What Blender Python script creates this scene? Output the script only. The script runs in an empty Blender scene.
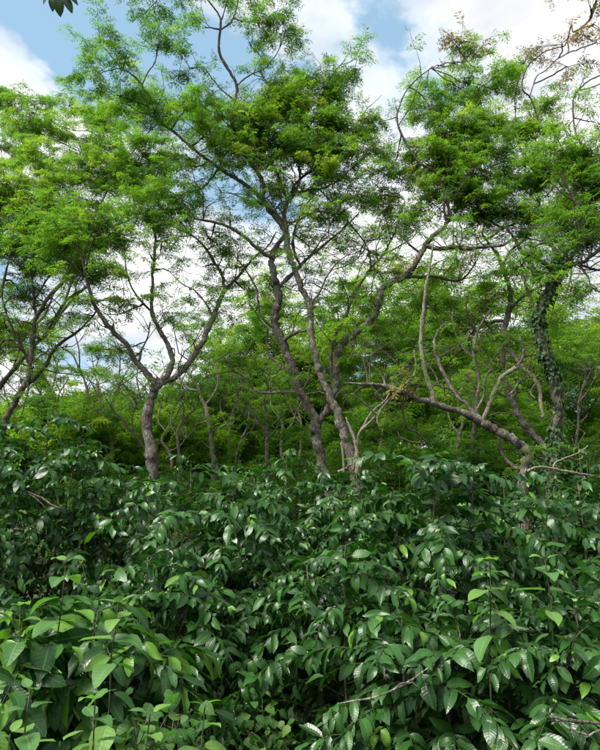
import bpy, math, random
import numpy as np

# ------------------------------------------------------------------ camera, sky, sun, exposure
SC = bpy.context.scene
COL = SC.collection
W0, H0, F0 = 600.0, 750.0, 615.0          # photograph size and focal length in its pixels
YH = 505.0                                # row of the horizon in the photograph
EYE = 1.6
PITCH = math.atan((YH - H0 / 2) / F0)

cam_d = bpy.data.cameras.new('camera')
cam = bpy.data.objects.new('camera', cam_d)
COL.objects.link(cam)
cam.location = (0, 0, EYE)
cam.rotation_euler = (math.pi / 2 + PITCH, 0, 0)
cam_d.sensor_fit = 'HORIZONTAL'
cam_d.sensor_width = 36.0
cam_d.lens = 36.0 * F0 / W0
cam_d.clip_start = 0.05
cam_d.clip_end = 3000
SC.camera = cam

SUN_EL, SUN_AZ = math.radians(52), math.radians(-128)   # azimuth from +Y, clockwise seen from above
sun_vec = np.array([math.sin(SUN_AZ) * math.cos(SUN_EL), math.cos(SUN_AZ) * math.cos(SUN_EL), math.sin(SUN_EL)])

SC.view_settings.view_transform = 'Standard'
SC.view_settings.look = 'None'
SC.view_settings.gamma = 1.0
SC.view_settings.exposure = 1.08
SC.render.engine = 'CYCLES'
SC.cycles.use_denoising = True
SC.cycles.max_bounces = 8
SC.cycles.diffuse_bounces = 5
SC.cycles.glossy_bounces = 2
SC.cycles.transmission_bounces = 6
SC.cycles.transparent_max_bounces = 4
SC.cycles.sample_clamp_indirect = 6.0


class NT:
    """small node-tree writer"""
    def __init__(self, nt):
        self.nt = nt
        nt.nodes.clear()

    def n(self, typ, **kw):
        nd = self.nt.nodes.new(typ)
        for k, v in kw.items():
            setattr(nd, k, v)
        return nd

    def l(self, a, b):
        self.nt.links.new(a, b)

    def val(self, sock, v):
        if hasattr(v, 'links') or isinstance(v, bpy.types.NodeSocket):
            self.l(v, sock)
        else:
            sock.default_value = v

    def math(self, op, a, b=None, c=None, clamp=False):
        nd = self.n('ShaderNodeMath', operation=op, use_clamp=clamp)
        self.val(nd.inputs[0], a)
        if b is not None:
            self.val(nd.inputs[1], b)
        if c is not None:
            self.val(nd.inputs[2], c)
        return nd.outputs[0]

    def ramp(self, fac, stops, interp='LINEAR'):
        nd = self.n('ShaderNodeValToRGB')
        cr = nd.color_ramp
        cr.interpolation = interp
        while len(cr.elements) > 1:
            cr.elements.remove(cr.elements[-1])
        for i, (p, c) in enumerate(stops):
            e = cr.elements[0] if i == 0 else cr.elements.new(p)
            e.position = p
            e.color = (c, c, c, 1) if not hasattr(c, '__len__') else (*c, 1)
        self.val(nd.inputs[0], fac)
        return nd.outputs[0]

    def mix(self, fac, a, b, blend='MIX'):
        nd = self.n('ShaderNodeMix', data_type='RGBA', blend_type=blend)
        self.val(nd.inputs[0], fac)
        for s, v in ((nd.inputs[6], a), (nd.inputs[7], b)):
            self.val(s, v if isinstance(v, bpy.types.NodeSocket) else (*v, 1))
        return nd.outputs[2]

    def noise(self, vec, scale, detail=4.0, rough=0.55, dist=0.0):
        nd = self.n('ShaderNodeTexNoise')
        if vec is not None:
            self.l(vec, nd.inputs['Vector'])
        nd.inputs['Scale'].default_value = scale
        nd.inputs['Detail'].default_value = detail
        nd.inputs['Roughness'].default_value = rough
        nd.inputs['Distortion'].default_value = dist
        return nd.outputs[0]


CLOUD_OFF = (3.1, 7.7, 0.0)
world = bpy.data.worlds.new('World')
SC.world = world
world.use_nodes = True
t = NT(world.node_tree)
tc = t.n('ShaderNodeTexCoord')
sep = t.n('ShaderNodeSeparateXYZ')
t.l(tc.outputs['Generated'], sep.inputs[0])
zz = t.math('ADD', t.math('MAXIMUM', sep.outputs[2], 0.0), 0.22)
cmb = t.n('ShaderNodeCombineXYZ')
t.l(t.math('DIVIDE', sep.outputs[0], zz), cmb.inputs[0])
t.l(t.math('DIVIDE', sep.outputs[1], zz), cmb.inputs[1])
mp = t.n('ShaderNodeMapping')
t.l(cmb.outputs[0], mp.inputs[0])
mp.inputs['Location'].default_value = CLOUD_OFF
big = t.noise(mp.outputs[0], 1.15, 7.0, 0.58, 0.25)
mask = t.ramp(big, [(0.415, 0.0), (0.455, 0.6), (0.505, 1.0)], 'EASE')
tone = t.noise(mp.outputs[0], 2.3, 5.0, 0.55, 0.4)
cloud = t.ramp(tone, [(0.36, (3.7, 3.85, 4.2)), (0.48, (4.9, 4.95, 5.1)), (0.58, (6.4, 6.4, 6.4))])
sky = t.n('ShaderNodeTexSky', sky_type='NISHITA', sun_disc=False)
sky.sun_elevation = SUN_EL
sky.sun_rotation = SUN_AZ
sky.air_density = 1.0
sky.dust_density = 0.6
sky.ozone_density = 1.0
veil = t.mix(0.6, sky.outputs[0], (2.3, 3.7, 4.7))
bg = t.n('ShaderNodeBackground')
t.l(t.mix(mask, veil, cloud), bg.inputs[0])
bg.inputs[1].default_value = 0.10
out = t.n('ShaderNodeOutputWorld')
t.l(bg.outputs[0], out.inputs[0])

sun_d = bpy.data.lights.new('sun', 'SUN')
sun_d.energy = 4.4
sun_d.angle = math.radians(28)            # light through thin broken cloud
sun_d.color = (1.0, 0.96, 0.88)
sun = bpy.data.objects.new('sun', sun_d)
COL.objects.link(sun)
from mathutils import Vector, Matrix
sun.rotation_euler = Vector((-sun_vec).tolist()).to_track_quat('-Z', 'Y').to_euler()
sun.location = (0, 0, 30)

# ------------------------------------------------------------------ pixel -> place
CP, SP = math.cos(PITCH), math.sin(PITCH)


def P(x, y, d):
    """the point at depth d (metres along the ground, +Y) seen at photo pixel (x, y)"""
    cx, cy = (x - W0 / 2) / F0, (H0 / 2 - y) / F0
    dy, dz = CP - cy * SP, SP + cy * CP
    s = d / dy
    return np.array([cx * s, d, EYE + dz * s])


def project(p):
    """world points (n,3) -> photo pixels and camera distance"""
    q = p - np.array([0, 0, EYE])
    fwd = q[:, 1] * CP + q[:, 2] * SP
    up = -q[:, 1] * SP + q[:, 2] * CP
    fwd = np.maximum(fwd, 1e-3)
    return W0 / 2 + F0 * q[:, 0] / fwd, H0 / 2 - F0 * up / fwd, fwd


# ------------------------------------------------------------------ materials
def new_mat(name):
    m = bpy.data.materials.new(name)
    m.use_nodes = True
    return m, NT(m.node_tree)


def attr(t, name):
    nd = t.n('ShaderNodeAttribute')
    nd.attribute_name = name
    return nd.outputs['Fac']


def leaf_shader(t, col, tcol, rough, transl, normal=None, spec=0.5):
    b = t.n('ShaderNodeBsdfPrincipled')
    t.val(b.inputs['Base Color'], col)
    t.val(b.inputs['Roughness'], rough)
    b.inputs['Specular IOR Level'].default_value = spec
    tr = t.n('ShaderNodeBsdfTranslucent')
    t.val(tr.inputs[0], tcol)
    if normal is not None:
        t.l(normal, b.inputs['Normal'])
    mx = t.n('ShaderNodeMixShader')
    mx.inputs[0].default_value = transl
    t.l(b.outputs[0], mx.inputs[1])
    t.l(tr.outputs[0], mx.inputs[2])
    o = t.n('ShaderNodeOutputMaterial')
    t.l(mx.outputs[0], o.inputs[0])


def frond_material(name, stops, tstops, transl=0.60):
    m, t = new_mat(name)
    tint = attr(t, 'tint')
    leaf_shader(t, t.ramp(tint, stops), t.ramp(tint, tstops), 0.55, transl, spec=0.15)
    return m


M = {}
M['frond'] = frond_material('feathery leaf',
    [(0.0, (0.030, 0.085, 0.014)), (0.5, (0.066, 0.165, 0.017)), (0.85, (0.13, 0.25, 0.022)), (1.0, (0.22, 0.32, 0.04))],
    [(0.0, (0.06, 0.18, 0.012)), (0.5, (0.14, 0.33, 0.017)), (0.85, (0.25, 0.43, 0.022)), (1.0, (0.36, 0.50, 0.04))])
M['dry_frond'] = frond_material('dry leaf',
    [(0.0, (0.07, 0.07, 0.035)), (0.5, (0.15, 0.11, 0.045)), (1.0, (0.26, 0.22, 0.06))],
    [(0.0, (0.09, 0.09, 0.03)), (0.5, (0.22, 0.15, 0.04)), (1.0, (0.34, 0.28, 0.05))], 0.4)


def broadleaf_material(name, dark, mid, young, veins=9.0, rough=(0.19, 0.46), transl=0.24, bump=0.15, spec=0.42):
    m, t = new_mat(name)
    oi = t.n('ShaderNodeObjectInfo')
    rnd = t.math('FRACT', t.math('ADD', attr(t, 'tint'), oi.outputs['Random']))
    yng = attr(t, 'young')
    uv = t.n('ShaderNodeUVMap')
    s = t.n('ShaderNodeSeparateXYZ')
    t.l(uv.outputs[0], s.inputs[0])
    au = t.math('ABSOLUTE', t.math('MULTIPLY_ADD', s.outputs[0], 2.0, -1.0))
    v = s.outputs[1]
    # side veins sweep forward from the midrib; the blade bulges between them
    ph = t.math('MULTIPLY', t.math('SUBTRACT', v, t.math('MULTIPLY', au, 0.13)), veins * math.pi)
    sv = t.math('ABSOLUTE', t.math('SINE', ph))
    quilt = t.math('POWER', sv, 0.5)
    rib = t.math('SUBTRACT', 1.0, t.ramp(au, [(0.02, 0.0), (0.11, 1.0)]))
    h = t.math('SUBTRACT', quilt, t.math('MULTIPLY', rib, 0.8))
    bp = t.n('ShaderNodeBump')
    bp.inputs['Strength'].default_value = bump
    bp.inputs['Distance'].default_value = 0.004
    t.l(h, bp.inputs['Height'])
    base = t.mix(rnd, dark, mid)
    nz = t.noise(uv.outputs[0], 3.0, 3.0)
    base = t.mix(t.math('MULTIPLY', nz, 0.35), base, dark)
    base = t.mix(yng, base, young)
    cmbv = t.n('ShaderNodeCombineXYZ')
    t.l(t.math('MULTIPLY_ADD', rnd, 37.0, s.outputs[0]), cmbv.inputs[0])
    t.l(v, cmbv.inputs[1])
    sp = t.noise(cmbv.outputs[0], 7.0, 3.0, 0.6)
    old = t.math('MULTIPLY', t.ramp(sp, [(0.66, 0.0), (0.72, 1.0)]), t.ramp(rnd, [(0.35, 0.0), (0.75, 0.8)]))
    base = t.mix(old, base, (0.12, 0.09, 0.03))
    dusty = t.noise(cmbv.outputs[0], 2.2, 4.0, 0.6)
    veinmask = t.math('MAXIMUM', rib, t.math('MULTIPLY', t.math('SUBTRACT', 1.0, t.ramp(sv, [(0.0, 0.0), (0.22, 1.0)])), 0.45))
    vein_c = tuple(min(1, c * 1.9 + 0.02) for c in mid)
    base = t.mix(t.math('MULTIPLY', veinmask, 0.32), base, vein_c)
    tcol = t.mix(1.0, base, (1.7, 2.1, 0.7), 'MULTIPLY')
    rgh = t.math('MULTIPLY_ADD', t.math('MULTIPLY_ADD', rnd, 0.5, t.math('MULTIPLY', dusty, 0.6)), rough[1] - rough[0], rough[0])
    leaf_shader(t, base, tcol, rgh, transl, bp.outputs[0], spec)
    return m


M['coffee'] = broadleaf_material('coffee leaf', (0.011, 0.040, 0.010), (0.038, 0.118, 0.019), (0.12, 0.25, 0.03))
M['weed'] = broadleaf_material('weed leaf', (0.05, 0.13, 0.035), (0.09, 0.20, 0.055), (0.14, 0.26, 0.05), 7.0, (0.45, 0.6), 0.35, 0.3, 0.35)
M['creeper'] = broadleaf_material('creeper leaf', (0.03, 0.085, 0.018), (0.06, 0.15, 0.03), (0.11, 0.2, 0.04), 5.0, (0.4, 0.6), 0.35, 0.3, 0.35)
M['ivy'] = broadleaf_material('ivy leaf', (0.010, 0.035, 0.008), (0.03, 0.085, 0.018), (0.08, 0.16, 0.03), 4.0, (0.55, 0.7), 0.2, 0.2)
M['shade_leaf'] = broadleaf_material('overhead leaf', (0.02, 0.045, 0.015), (0.035, 0.075, 0.02), (0.06, 0.12, 0.02), 7.0, (0.4, 0.5), 0.15, 0.3)


def bark_material(name, c0, c1, lichen, lich=0.5, scale=1.0):
    m, t = new_mat(name)
    tc = t.n('ShaderNodeTexCoord')
    mp = t.n('ShaderNodeMapping')
    t.l(tc.outputs['Object'], mp.inputs[0])
    mp.inputs['Scale'].default_value = (1, 1, 0.28)
    n1 = t.noise(mp.outputs[0], 26 * scale, 7, 0.65, 0.4)
    n2 = t.noise(tc.outputs['Object'], 4.5 * scale, 4, 0.6)
    n3 = t.noise(tc.outputs['Object'], 17 * scale, 5, 0.7)
    base = t.mix(t.ramp(n1, [(0.35, 0.0), (0.65, 1.0)]), c0, c1)
    lm = t.math('MULTIPLY', t.ramp(n2, [(0.45, 0.0), (0.62, 1.0)]), t.ramp(n3, [(0.42, 0.0), (0.58, 1.0)]))
    base = t.mix(t.math('MULTIPLY', lm, lich), base, lichen)
    vo = t.n('ShaderNodeTexVoronoi', feature='DISTANCE_TO_EDGE')
    t.l(mp.outputs[0], vo.inputs['Vector'])
    vo.inputs['Scale'].default_value = 30 * scale
    crack = t.ramp(vo.outputs['Distance'], [(0.0, 0.0), (0.18, 1.0)])
    base = t.mix(t.math('MULTIPLY', t.math('SUBTRACT', 1.0, crack), 0.6), base, tuple(c * 0.4 for c in c0))
    h = t.math('ADD', t.math('MULTIPLY', n1, 0.7), t.math('MULTIPLY', crack, 0.5))
    bp = t.n('ShaderNodeBump')
    bp.inputs['Strength'].default_value = 0.7
    bp.inputs['Distance'].default_value = 0.015
    t.l(h, bp.inputs['Height'])
    b = t.n('ShaderNodeBsdfPrincipled')
    t.l(base, b.inputs['Base Color'])
    b.inputs['Roughness'].default_value = 0.9
    b.inputs['Specular IOR Level'].default_value = 0.2
    t.l(bp.outputs[0], b.inputs['Normal'])
    o = t.n('ShaderNodeOutputMaterial')
    t.l(b.outputs[0], o.inputs[0])
    return m


M['bark'] = bark_material('grey brown bark', (0.052, 0.044, 0.035), (0.145, 0.126, 0.103), (0.32, 0.32, 0.28), 0.75, 1.3)
M['dark_bark'] = bark_material('dark bark', (0.045, 0.037, 0.029), (0.115, 0.097, 0.076), (0.2, 0.2, 0.165), 0.45, 1.3)
M['dead_wood'] = bark_material('pale dead wood', (0.12, 0.10, 0.075), (0.27, 0.235, 0.185), (0.34, 0.34, 0.29), 0.4, 1.6)
M['twig'] = bark_material('twig bark', (0.055, 0.042, 0.032), (0.12, 0.095, 0.07), (0.16, 0.15, 0.12), 0.2)
M['coffee_wood'] = bark_material('coffee stem bark', (0.07, 0.058, 0.04), (0.15, 0.125, 0.09), (0.2, 0.2, 0.15), 0.4, 2.0)

M['green_twig'] = bark_material('green twig', (0.035, 0.05, 0.018), (0.075, 0.09, 0.035), (0.1, 0.11, 0.06), 0.3, 2.0)

m, t = new_mat('green coffee cherry')
b = t.n('ShaderNodeBsdfPrincipled')
b.inputs['Base Color'].default_value = (0.12, 0.24, 0.04, 1)
b.inputs['Roughness'].default_value = 0.35
o = t.n('ShaderNodeOutputMaterial')
t.l(b.outputs[0], o.inputs[0])
M['cherry'] = m

m, t = new_mat('forest floor')
tc = t.n('ShaderNodeTexCoord')
n1 = t.noise(tc.outputs['Object'], 1.3, 6, 0.65)
n2 = t.noise(tc.outputs['Object'], 22, 5, 0.7)
base = t.mix(t.ramp(n2, [(0.35, 0.0), (0.65, 1.0)]), (0.022, 0.017, 0.011), (0.06, 0.045, 0.028))
base = t.mix(t.math('MULTIPLY', t.ramp(n1, [(0.4, 0.0), (0.6, 1.0)]), 0.75), base, (0.04, 0.085, 0.02))
bp = t.n('ShaderNodeBump')
bp.inputs['Strength'].default_value = 0.8
bp.inputs['Distance'].default_value = 0.05
t.l(n2, bp.inputs['Height'])
b = t.n('ShaderNodeBsdfPrincipled')
t.l(base, b.inputs['Base Color'])
b.inputs['Roughness'].default_value = 0.95
t.l(bp.outputs[0], b.inputs['Normal'])
o = t.n('ShaderNodeOutputMaterial')
t.l(b.outputs[0], o.inputs[0])
M['ground'] = m


# ------------------------------------------------------------------ mesh helpers
def link(name, data, parent=None, mat=None, loc=None):
    o = bpy.data.objects.new(name, data)
    COL.objects.link(o)
    if parent is not None:
        o.parent = parent
    if loc is not None:
        o.location = loc
    if mat is not None and data is not None and not data.materials:
        data.materials.append(mat)
    return o


def thing(name, label, cat, loc=(0, 0, 0), group=None):
    o = link(name, None, loc=[float(v) for v in loc])
    o.empty_display_size = 0.1
    o['label'] = label
    o['category'] = cat
    if group:
        o['group'] = group
    return o


def np_mesh(name, verts, faces, attrs=None, uv=None, smooth=True):
    """faces: (n,4) or (n,3) int array, or a list of such arrays"""
    me = bpy.data.meshes.new(name)
    if not isinstance(faces, (list, tuple)):
        faces = [faces]
    faces = [f for f in faces if len(f)]
    verts = np.ascontiguousarray(verts, dtype=np.float32)
    me.vertices.add(len(verts))
    me.vertices.foreach_set('co', verts.ravel())
    loops = np.concatenate([f.ravel() for f in faces]).astype(np.int32)
    tot = np.concatenate([np.full(len(f), f.shape[1], np.int32) for f in faces])
    start = np.concatenate([[0], np.cumsum(tot)[:-1]]).astype(np.int32)
    me.loops.add(len(loops))
    me.loops.foreach_set('vertex_index', loops)
    me.polygons.add(len(tot))
    me.polygons.foreach_set('loop_start', start)
    me.polygons.foreach_set('loop_total', tot)
    if smooth:
        me.polygons.foreach_set('use_smooth', np.ones(len(tot), bool))
    me.update(calc_edges=True)
    for k, v in (attrs or {}).items():
        a = me.attributes.new(k, 'FLOAT', 'POINT')
        a.data.foreach_set('value', np.ascontiguousarray(v, dtype=np.float32))
    if uv is not None:
        l = me.uv_layers.new(name='UVMap')
        l.data.foreach_set('uv', np.ascontiguousarray(uv[loops], dtype=np.float32).ravel())
    me.validate()
    return me


def catmull(pts, per=6):
    """pts (n,k) -> smooth resampled (m,k)"""
    pts = np.asarray(pts, float)
    n = len(pts)
    if n < 3:
        s = np.linspace(0, 1, per + 1)[:, None]
        return pts[0] * (1 - s) + pts[-1] * s
    q = np.vstack([2 * pts[0] - pts[1], pts, 2 * pts[-1] - pts[-2]])
    out = []
    for i in range(n - 1):
        p0, p1, p2, p3 = q[i], q[i + 1], q[i + 2], q[i + 3]
        for s in np.arange(per) / per:
            out.append(0.5 * (2 * p1 + (p2 - p0) * s + (2 * p0 - 5 * p1 + 4 * p2 - p3) * s * s + (3 * p1 - p0 - 3 * p2 + p3) * s ** 3))
    out.append(pts[-1])
    return np.array(out)


class Tubes:
    def __init__(self):
        self.v, self.f, self.f3, self.n = [], [], [], 0

    def add(self, pts, rad, sides=6, rough=0.0, rng=None):
        pts = np.asarray(pts, float)
        rad = np.asarray(rad, float)
        n = len(pts)
        tan = np.gradient(pts, axis=0)
        tan /= np.linalg.norm(tan, axis=1)[:, None] + 1e-9
        ref = np.array([0.0, 0, 1]) if abs(tan[0][2]) < 0.9 else np.array([1.0, 0, 0])
        u = np.cross(tan[0], ref)
        u /= np.linalg.norm(u)
        U = []
        for i in range(n):
            u = u - tan[i] * np.dot(u, tan[i])
            u /= np.linalg.norm(u) + 1e-9
            U.append(u)
        U = np.array(U)
        V = np.cross(tan, U)
        a = np.arange(sides) * 2 * math.pi / sides
        rr = np.repeat(rad[:, None], sides, 1)
        if rough and rng is not None:
            rr = rr * (1 + rough * rng.standard_normal(rr.shape))
        ring = pts[:, None, :] + rr[..., None] * (np.cos(a)[None, :, None] * U[:, None, :] + np.sin(a)[None, :, None] * V[:, None, :])
        vs = ring.reshape(-1, 3)
        i0 = np.arange(n - 1)[:, None] * sides
        j = np.arange(sides)[None, :]
        j2 = (j + 1) % sides
        q = np.stack([i0 + j, i0 + j2, i0 + sides + j2, i0 + sides + j], -1).reshape(-1, 4) + self.n
        tip = pts[-1] + tan[-1] * rad[-1] * 1.5
        self.v.append(vs)
        self.v.append(tip[None])
        self.f.append(q)
        ti = self.n + len(vs)
        last = self.n + (n - 1) * sides
        self.f3.append(np.array([[last + k, last + (k + 1) % sides, ti] for k in range(sides)]))
        self.n += len(vs) + 1

    def mesh(self, name, origin=(0, 0, 0)):
        return np_mesh(name, np.concatenate(self.v) - np.asarray(origin), [np.concatenate(self.f), np.concatenate(self.f3)])


# ---------- leaf templates
def frond_template(pairs, seed, wid=0.042):
    r = np.random.default_rng(seed)
    v, f = [], []

    def zc(y):
        return -0.22 * y * y
    for i in range(pairs):
        y = 0.12 + 0.86 * i / (pairs - 1)
        L = 0.46 * (0.55 + 0.45 * math.sin(math.pi * min(1, 0.12 + 0.86 * y)))
        for s in (-1, 1):
            ang = math.radians(r.uniform(42, 80))
            Ls = L * r.uniform(0.6, 1.25)
            yy = y + r.uniform(-0.05, 0.05)
            dx, dy = s * math.sin(ang), math.cos(ang)
            w = wid * r.uniform(0.8, 1.25)
            dr = r.uniform(-0.22, 0.06)
            k = len(v)
            b = np.array([0, yy, zc(yy)])
            tipp = b + np.array([dx * Ls, dy * Ls, dr])
            mid = b + 0.5 * (tipp - b) + np.array([0, 0, 0.03])
            nrm = np.array([-dy, dx, r.uniform(-.3, .3)]) * w
            v += [b, mid + nrm, tipp, mid - nrm]
            f.append([k, k + 1, k + 2, k + 3])
    k = len(v)
    v += [np.array([-0.012, 0, 0]), np.array([0.012, 0, 0]), np.array([0, 1, zc(1)])]
    return np.array(v), np.array(f), np.array([[k, k + 1, k + 2]])


FRONDS = [frond_template(5 + k % 2, 1 + k) for k in range(6)]
FRONDS_FAR = [frond_template(4, 15 + k, 0.06) for k in range(4)]


def basis(d, up):
    d = d / (np.linalg.norm(d, axis=1)[:, None] + 1e-9)
    x = np.cross(d, up)
    x /= np.linalg.norm(x, axis=1)[:, None] + 1e-9
    z = np.cross(x, d)
    return np.stack([x, d, z], -1)       # columns x, y, z


def frond_mesh(name, pos, dirs, ups, scale, tint, templates, rng, origin=(0, 0, 0)):
    B = basis(dirs, ups)
    which = rng.integers(0, len(templates), len(pos))
    V, Q, T3, A, off = [], [], [], [], 0
    for k, (tv, tf, tt) in enumerate(templates):
        sel = np.where(which == k)[0]
        if not len(sel):
            continue
        w = np.einsum('nij,vj->nvi', B[sel], tv) * scale[sel][:, None, None] + pos[sel][:, None, :]
        n, nv = len(sel), len(tv)
        V.append(w.reshape(-1, 3))
        o = (np.arange(n) * nv + off)[:, None, None]
        Q.append((tf[None] + o).reshape(-1, 4))
        T3.append((tt[None] + o).reshape(-1, 3))
        A.append(np.repeat(tint[sel], nv))
        off += n * nv
    return np_mesh(name, np.concatenate(V) - np.asarray(origin), [np.concatenate(Q), np.concatenate(T3)], {'tint': np.concatenate(A)}, smooth=False)


# ------------------------------------------------------------------ ground
gx = np.concatenate([np.linspace(-600, -40, 12), np.linspace(-36, 36, 73), np.linspace(40, 600, 12)])
gy = np.concatenate([np.linspace(-300, -12, 8), np.linspace(-10, 50, 61), np.linspace(55, 900, 14)])
X, Y = np.meshgrid(gx, gy)
Z = 0.06 * np.sin(X * 0.9 + 1) * np.cos(Y * 0.7) + 0.04 * np.sin(X * 2.1 + Y * 1.3)
gv = np.stack([X, Y, Z], -1).reshape(-1, 3)
nxx = len(gx)
ii, jj = np.meshgrid(np.arange(len(gy) - 1), np.arange(nxx - 1), indexing='ij')
gq = np.stack([ii * nxx + jj, ii * nxx + jj + 1, (ii + 1) * nxx + jj + 1, (ii + 1) * nxx + jj], -1).reshape(-1, 4)
g = link('ground', np_mesh('ground', gv, gq), mat=M['ground'])
g['kind'] = 'structure'


def ground_z(x, y):
    return 0.06 * math.sin(x * 0.9 + 1) * math.cos(y * 0.7) + 0.04 * math.sin(x * 2.1 + y * 1.3)


# ------------------------------------------------------------------ shade trees
class Tree:
    def __init__(self, name, label, D, seed, bark='bark', group=None, cat='tree', frond_len=0.15, templates=FRONDS, fmat='frond'):
        self.D, self.rng, self.bark = D, np.random.default_rng(seed), bark
        self.root = None
        self.name, self.label, self.group, self.cat = name, label, group, cat
        self.fat = 0.71
        self.skel = []           # rows x_px, y_px, depth, X, Y, Z, radius
        self.parts = []
        self.twigs = Tubes()
        self.F = []              # frond arrays
        self.flen, self.templates, self.fmat = frond_len, templates, fmat

    def limb(self, pts, dd=0.0, mat=None, part='branch', rough=0.05, root=False):
        """pts: (x_px, y_px, width_px); dd: how far the limb leans back (+) or forward (-) along its length"""
        pts = [(*p, 2.0) if len(p) == 2 else p for p in pts]
        px = np.array(pts, float)
        n = len(px)
        if root:
            d0, start = self.D, None
        else:
            s = np.array(self.skel)
            k = np.argmin((s[:, 0] - px[0, 0]) ** 2 + (s[:, 1] - px[0, 1]) ** 2)
            d0, start = s[k, 2], s[k]
        L = np.concatenate([[0], np.cumsum(np.hypot(*np.diff(px[:, :2], axis=0).T))])
        L /= L[-1]
        dep = d0 + dd * L
        P3 = np.array([P(px[i, 0], px[i, 1], dep[i]) for i in range(n)])
        R = px[:, 2] * dep / F0 / 2 * self.fat
        if root:
            base = P3[0].copy()
            gz = ground_z(base[0], base[1])
            add = [np.array([base[0], base[1], gz - 0.12]), np.array([base[0], base[1], gz + 0.5 * (base[2] - gz)])]
            P3 = np.vstack([add, P3])
            R = np.concatenate([[R[0] * 1.5, R[0] * 1.12], R])
            self.base = np.array([base[0], base[1], gz])
            self.root = thing(self.name, self.label, self.cat, self.base, self.group)
            dep = np.concatenate([[d0, d0], dep])
        else:
            P3[0] = start[3:6]
            R[0] = min(max(R[0], 0.5 * start[6]), start[6] * 0.95) if start[6] > R[0] else R[0]
        c = catmull(np.column_stack([P3, np.maximum(R, 0.004)]), 5)
        p, r = c[:, :3], np.maximum(c[:, 3], 0.003)
        jit = self.rng.standard_normal(p.shape) * (r * 0.17)[:, None]
        jit[0] = 0
        p = p + jit
        lump = np.convolve(self.rng.standard_normal(len(r) + 6), np.ones(3) / 3, 'same')[3:-3]
        r = r * (1 + 0.11 * lump)
        for kk in range(len(r) // 12):                      # knots and branch scars
            c0 = self.rng.uniform(2, len(r))
            r = r * (1 + self.rng.uniform(.1, .32) * np.exp(-((np.arange(len(r)) - c0) / .9) ** 2))
        sides = 12 if r.max() > 0.05 else (8 if r.max() > 0.02 else 5)
        tb = Tubes()
        tb.add(p, r, sides, rough, self.rng)
        o = link('trunk' if root else part, tb.mesh(part, self.base), self.root, M[mat or self.bark])
        self.parts.append(o)
        x, y, _ = project(p)
        for i in range(len(p)):
            if p[i, 2] > 0.8:
                self.skel.append((x[i], y[i], p[i, 1], *p[i], r[i]))
        return o

    def twig(self, a, b, r0, r1, bend=0.15, n=6, sides=4):
        a, b = np.asarray(a, float), np.asarray(b, float)
        L = np.linalg.norm(b - a)
        mid = self.rng.standard_normal(3) * L * bend
        s = np.linspace(0, 1, n)[:, None]
        p = a * (1 - s) + b * s + mid * (s * (1 - s) * 2)
        p += self.rng.standard_normal(p.shape) * L * 0.012 * (s > 0)
        self.twigs.add(p, np.linspace(r0, r1, n), sides)
        return p

    def spray(self, a, d, L, nf, tint, droop=0.25, flen=None):
        """a leafy twig: fronds set alternately along it"""
        rng = self.rng
        d = d / (np.linalg.norm(d) + 1e-9)
        end = a + d * L + np.array([0, 0, -0.12 * L])
        p = self.twig(a, end, 0.005, 0.0025, 0.12, 4, 3)
        s = np.sort(rng.uniform(0.1, 1.0, nf))
        pos = np.array([np.interp(s, np.linspace(0, 1, 4), p[:, k]) for k in range(3)]).T
        side = np.cross(d, [0, 0, 1.0])
        side /= np.linalg.norm(side) + 1e-9
        sg = np.where(np.arange(nf) % 2, 1.0, -1.0)
        fd = d[None] * rng.uniform(0.15, 0.9, (nf, 1)) + side[None] * sg[:, None] * rng.uniform(0.4, 1.0, (nf, 1))
        fd += rng.standard_normal((nf, 3)) * 0.28
        fd[:, 2] -= rng.uniform(0, droop * 2, nf)
        up = np.array([0, 0, 1.0]) + rng.standard_normal((nf, 3)) * 0.38
        sc = (flen or self.flen) * rng.uniform(0.7, 1.25, nf)
        tn = np.clip(tint + rng.standard_normal(nf) * 0.07, 0, 1)
        self.F.append((pos, fd, up, sc, tn))

    def pad(self, cx, cy, rx, ry, dd=0.0, dens=1.0, tint=0.5, connect=True, nf=18, spread=0.18, flen=None):
        """one mass of foliage: an ellipsoid reached by a branch, filled with leafy twigs"""
        rng = self.rng
        d = self.D + dd
        c = P(cx, cy, d)
        R = np.array([rx * 1.28, 0.5 * (rx + ry) * 1.05, ry * 1.28]) * d / F0
        if connect and self.skel:
            s = np.array(self.skel)
            dist = np.linalg.norm(s[:, 3:6] - c, axis=1) + 0.7 * np.maximum(0, s[:, 5] - c[2]) + 2.0 * (s[:, 6] > 0.06)
            k = np.argmin(dist)
            a = s[k, 3:6]
            r0 = min(0.022, s[k, 6] * 0.8)
            hub = c + np.array([0, 0, -0.35 * R[2]])
            p = self.twig(a, hub, max(r0, 0.008), 0.008, 0.10, 8, 5)
        else:
            hub = c
            p = np.array([c, c])
        area = math.pi * rx * ry
        n = max(3, int(dens * area * 7.0 / 540))
        nsub = max(2, n // 6)
        ends = []
        for _ in range(nsub):
            q = rng.standard_normal(3)
            q = q / np.linalg.norm(q) * rng.uniform(0.35, 0.9)
            e = c + q * R
            w = self.twig(p[rng.integers(len(p) // 2, len(p))], e, 0.008, 0.004, 0.12, 6, 3)
            ends.append(w)
        for i in range(n):
            w = ends[rng.integers(nsub)]
            q = rng.standard_normal(3)
            q = q / np.linalg.norm(q) * rng.uniform(0.15, 1.0) ** 0.5
            q[2] = q[2] * 0.9 + 0.1
            e = c + q * R
            j = np.argmin(np.linalg.norm(w - e, axis=1))
            a = w[j]
            dv = e - a
            L = np.linalg.norm(dv)
            tw = rng.uniform(0.3, 0.6)
            if L > tw:
                a2 = e - dv / L * tw
                self.twig(a, a2, 0.004, 0.003, 0.10, 4, 3)
                a = a2
            dirv = dv / (L + 1e-6) + rng.standard_normal(3) * 0.35
            dirv[2] *= 0.5
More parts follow.
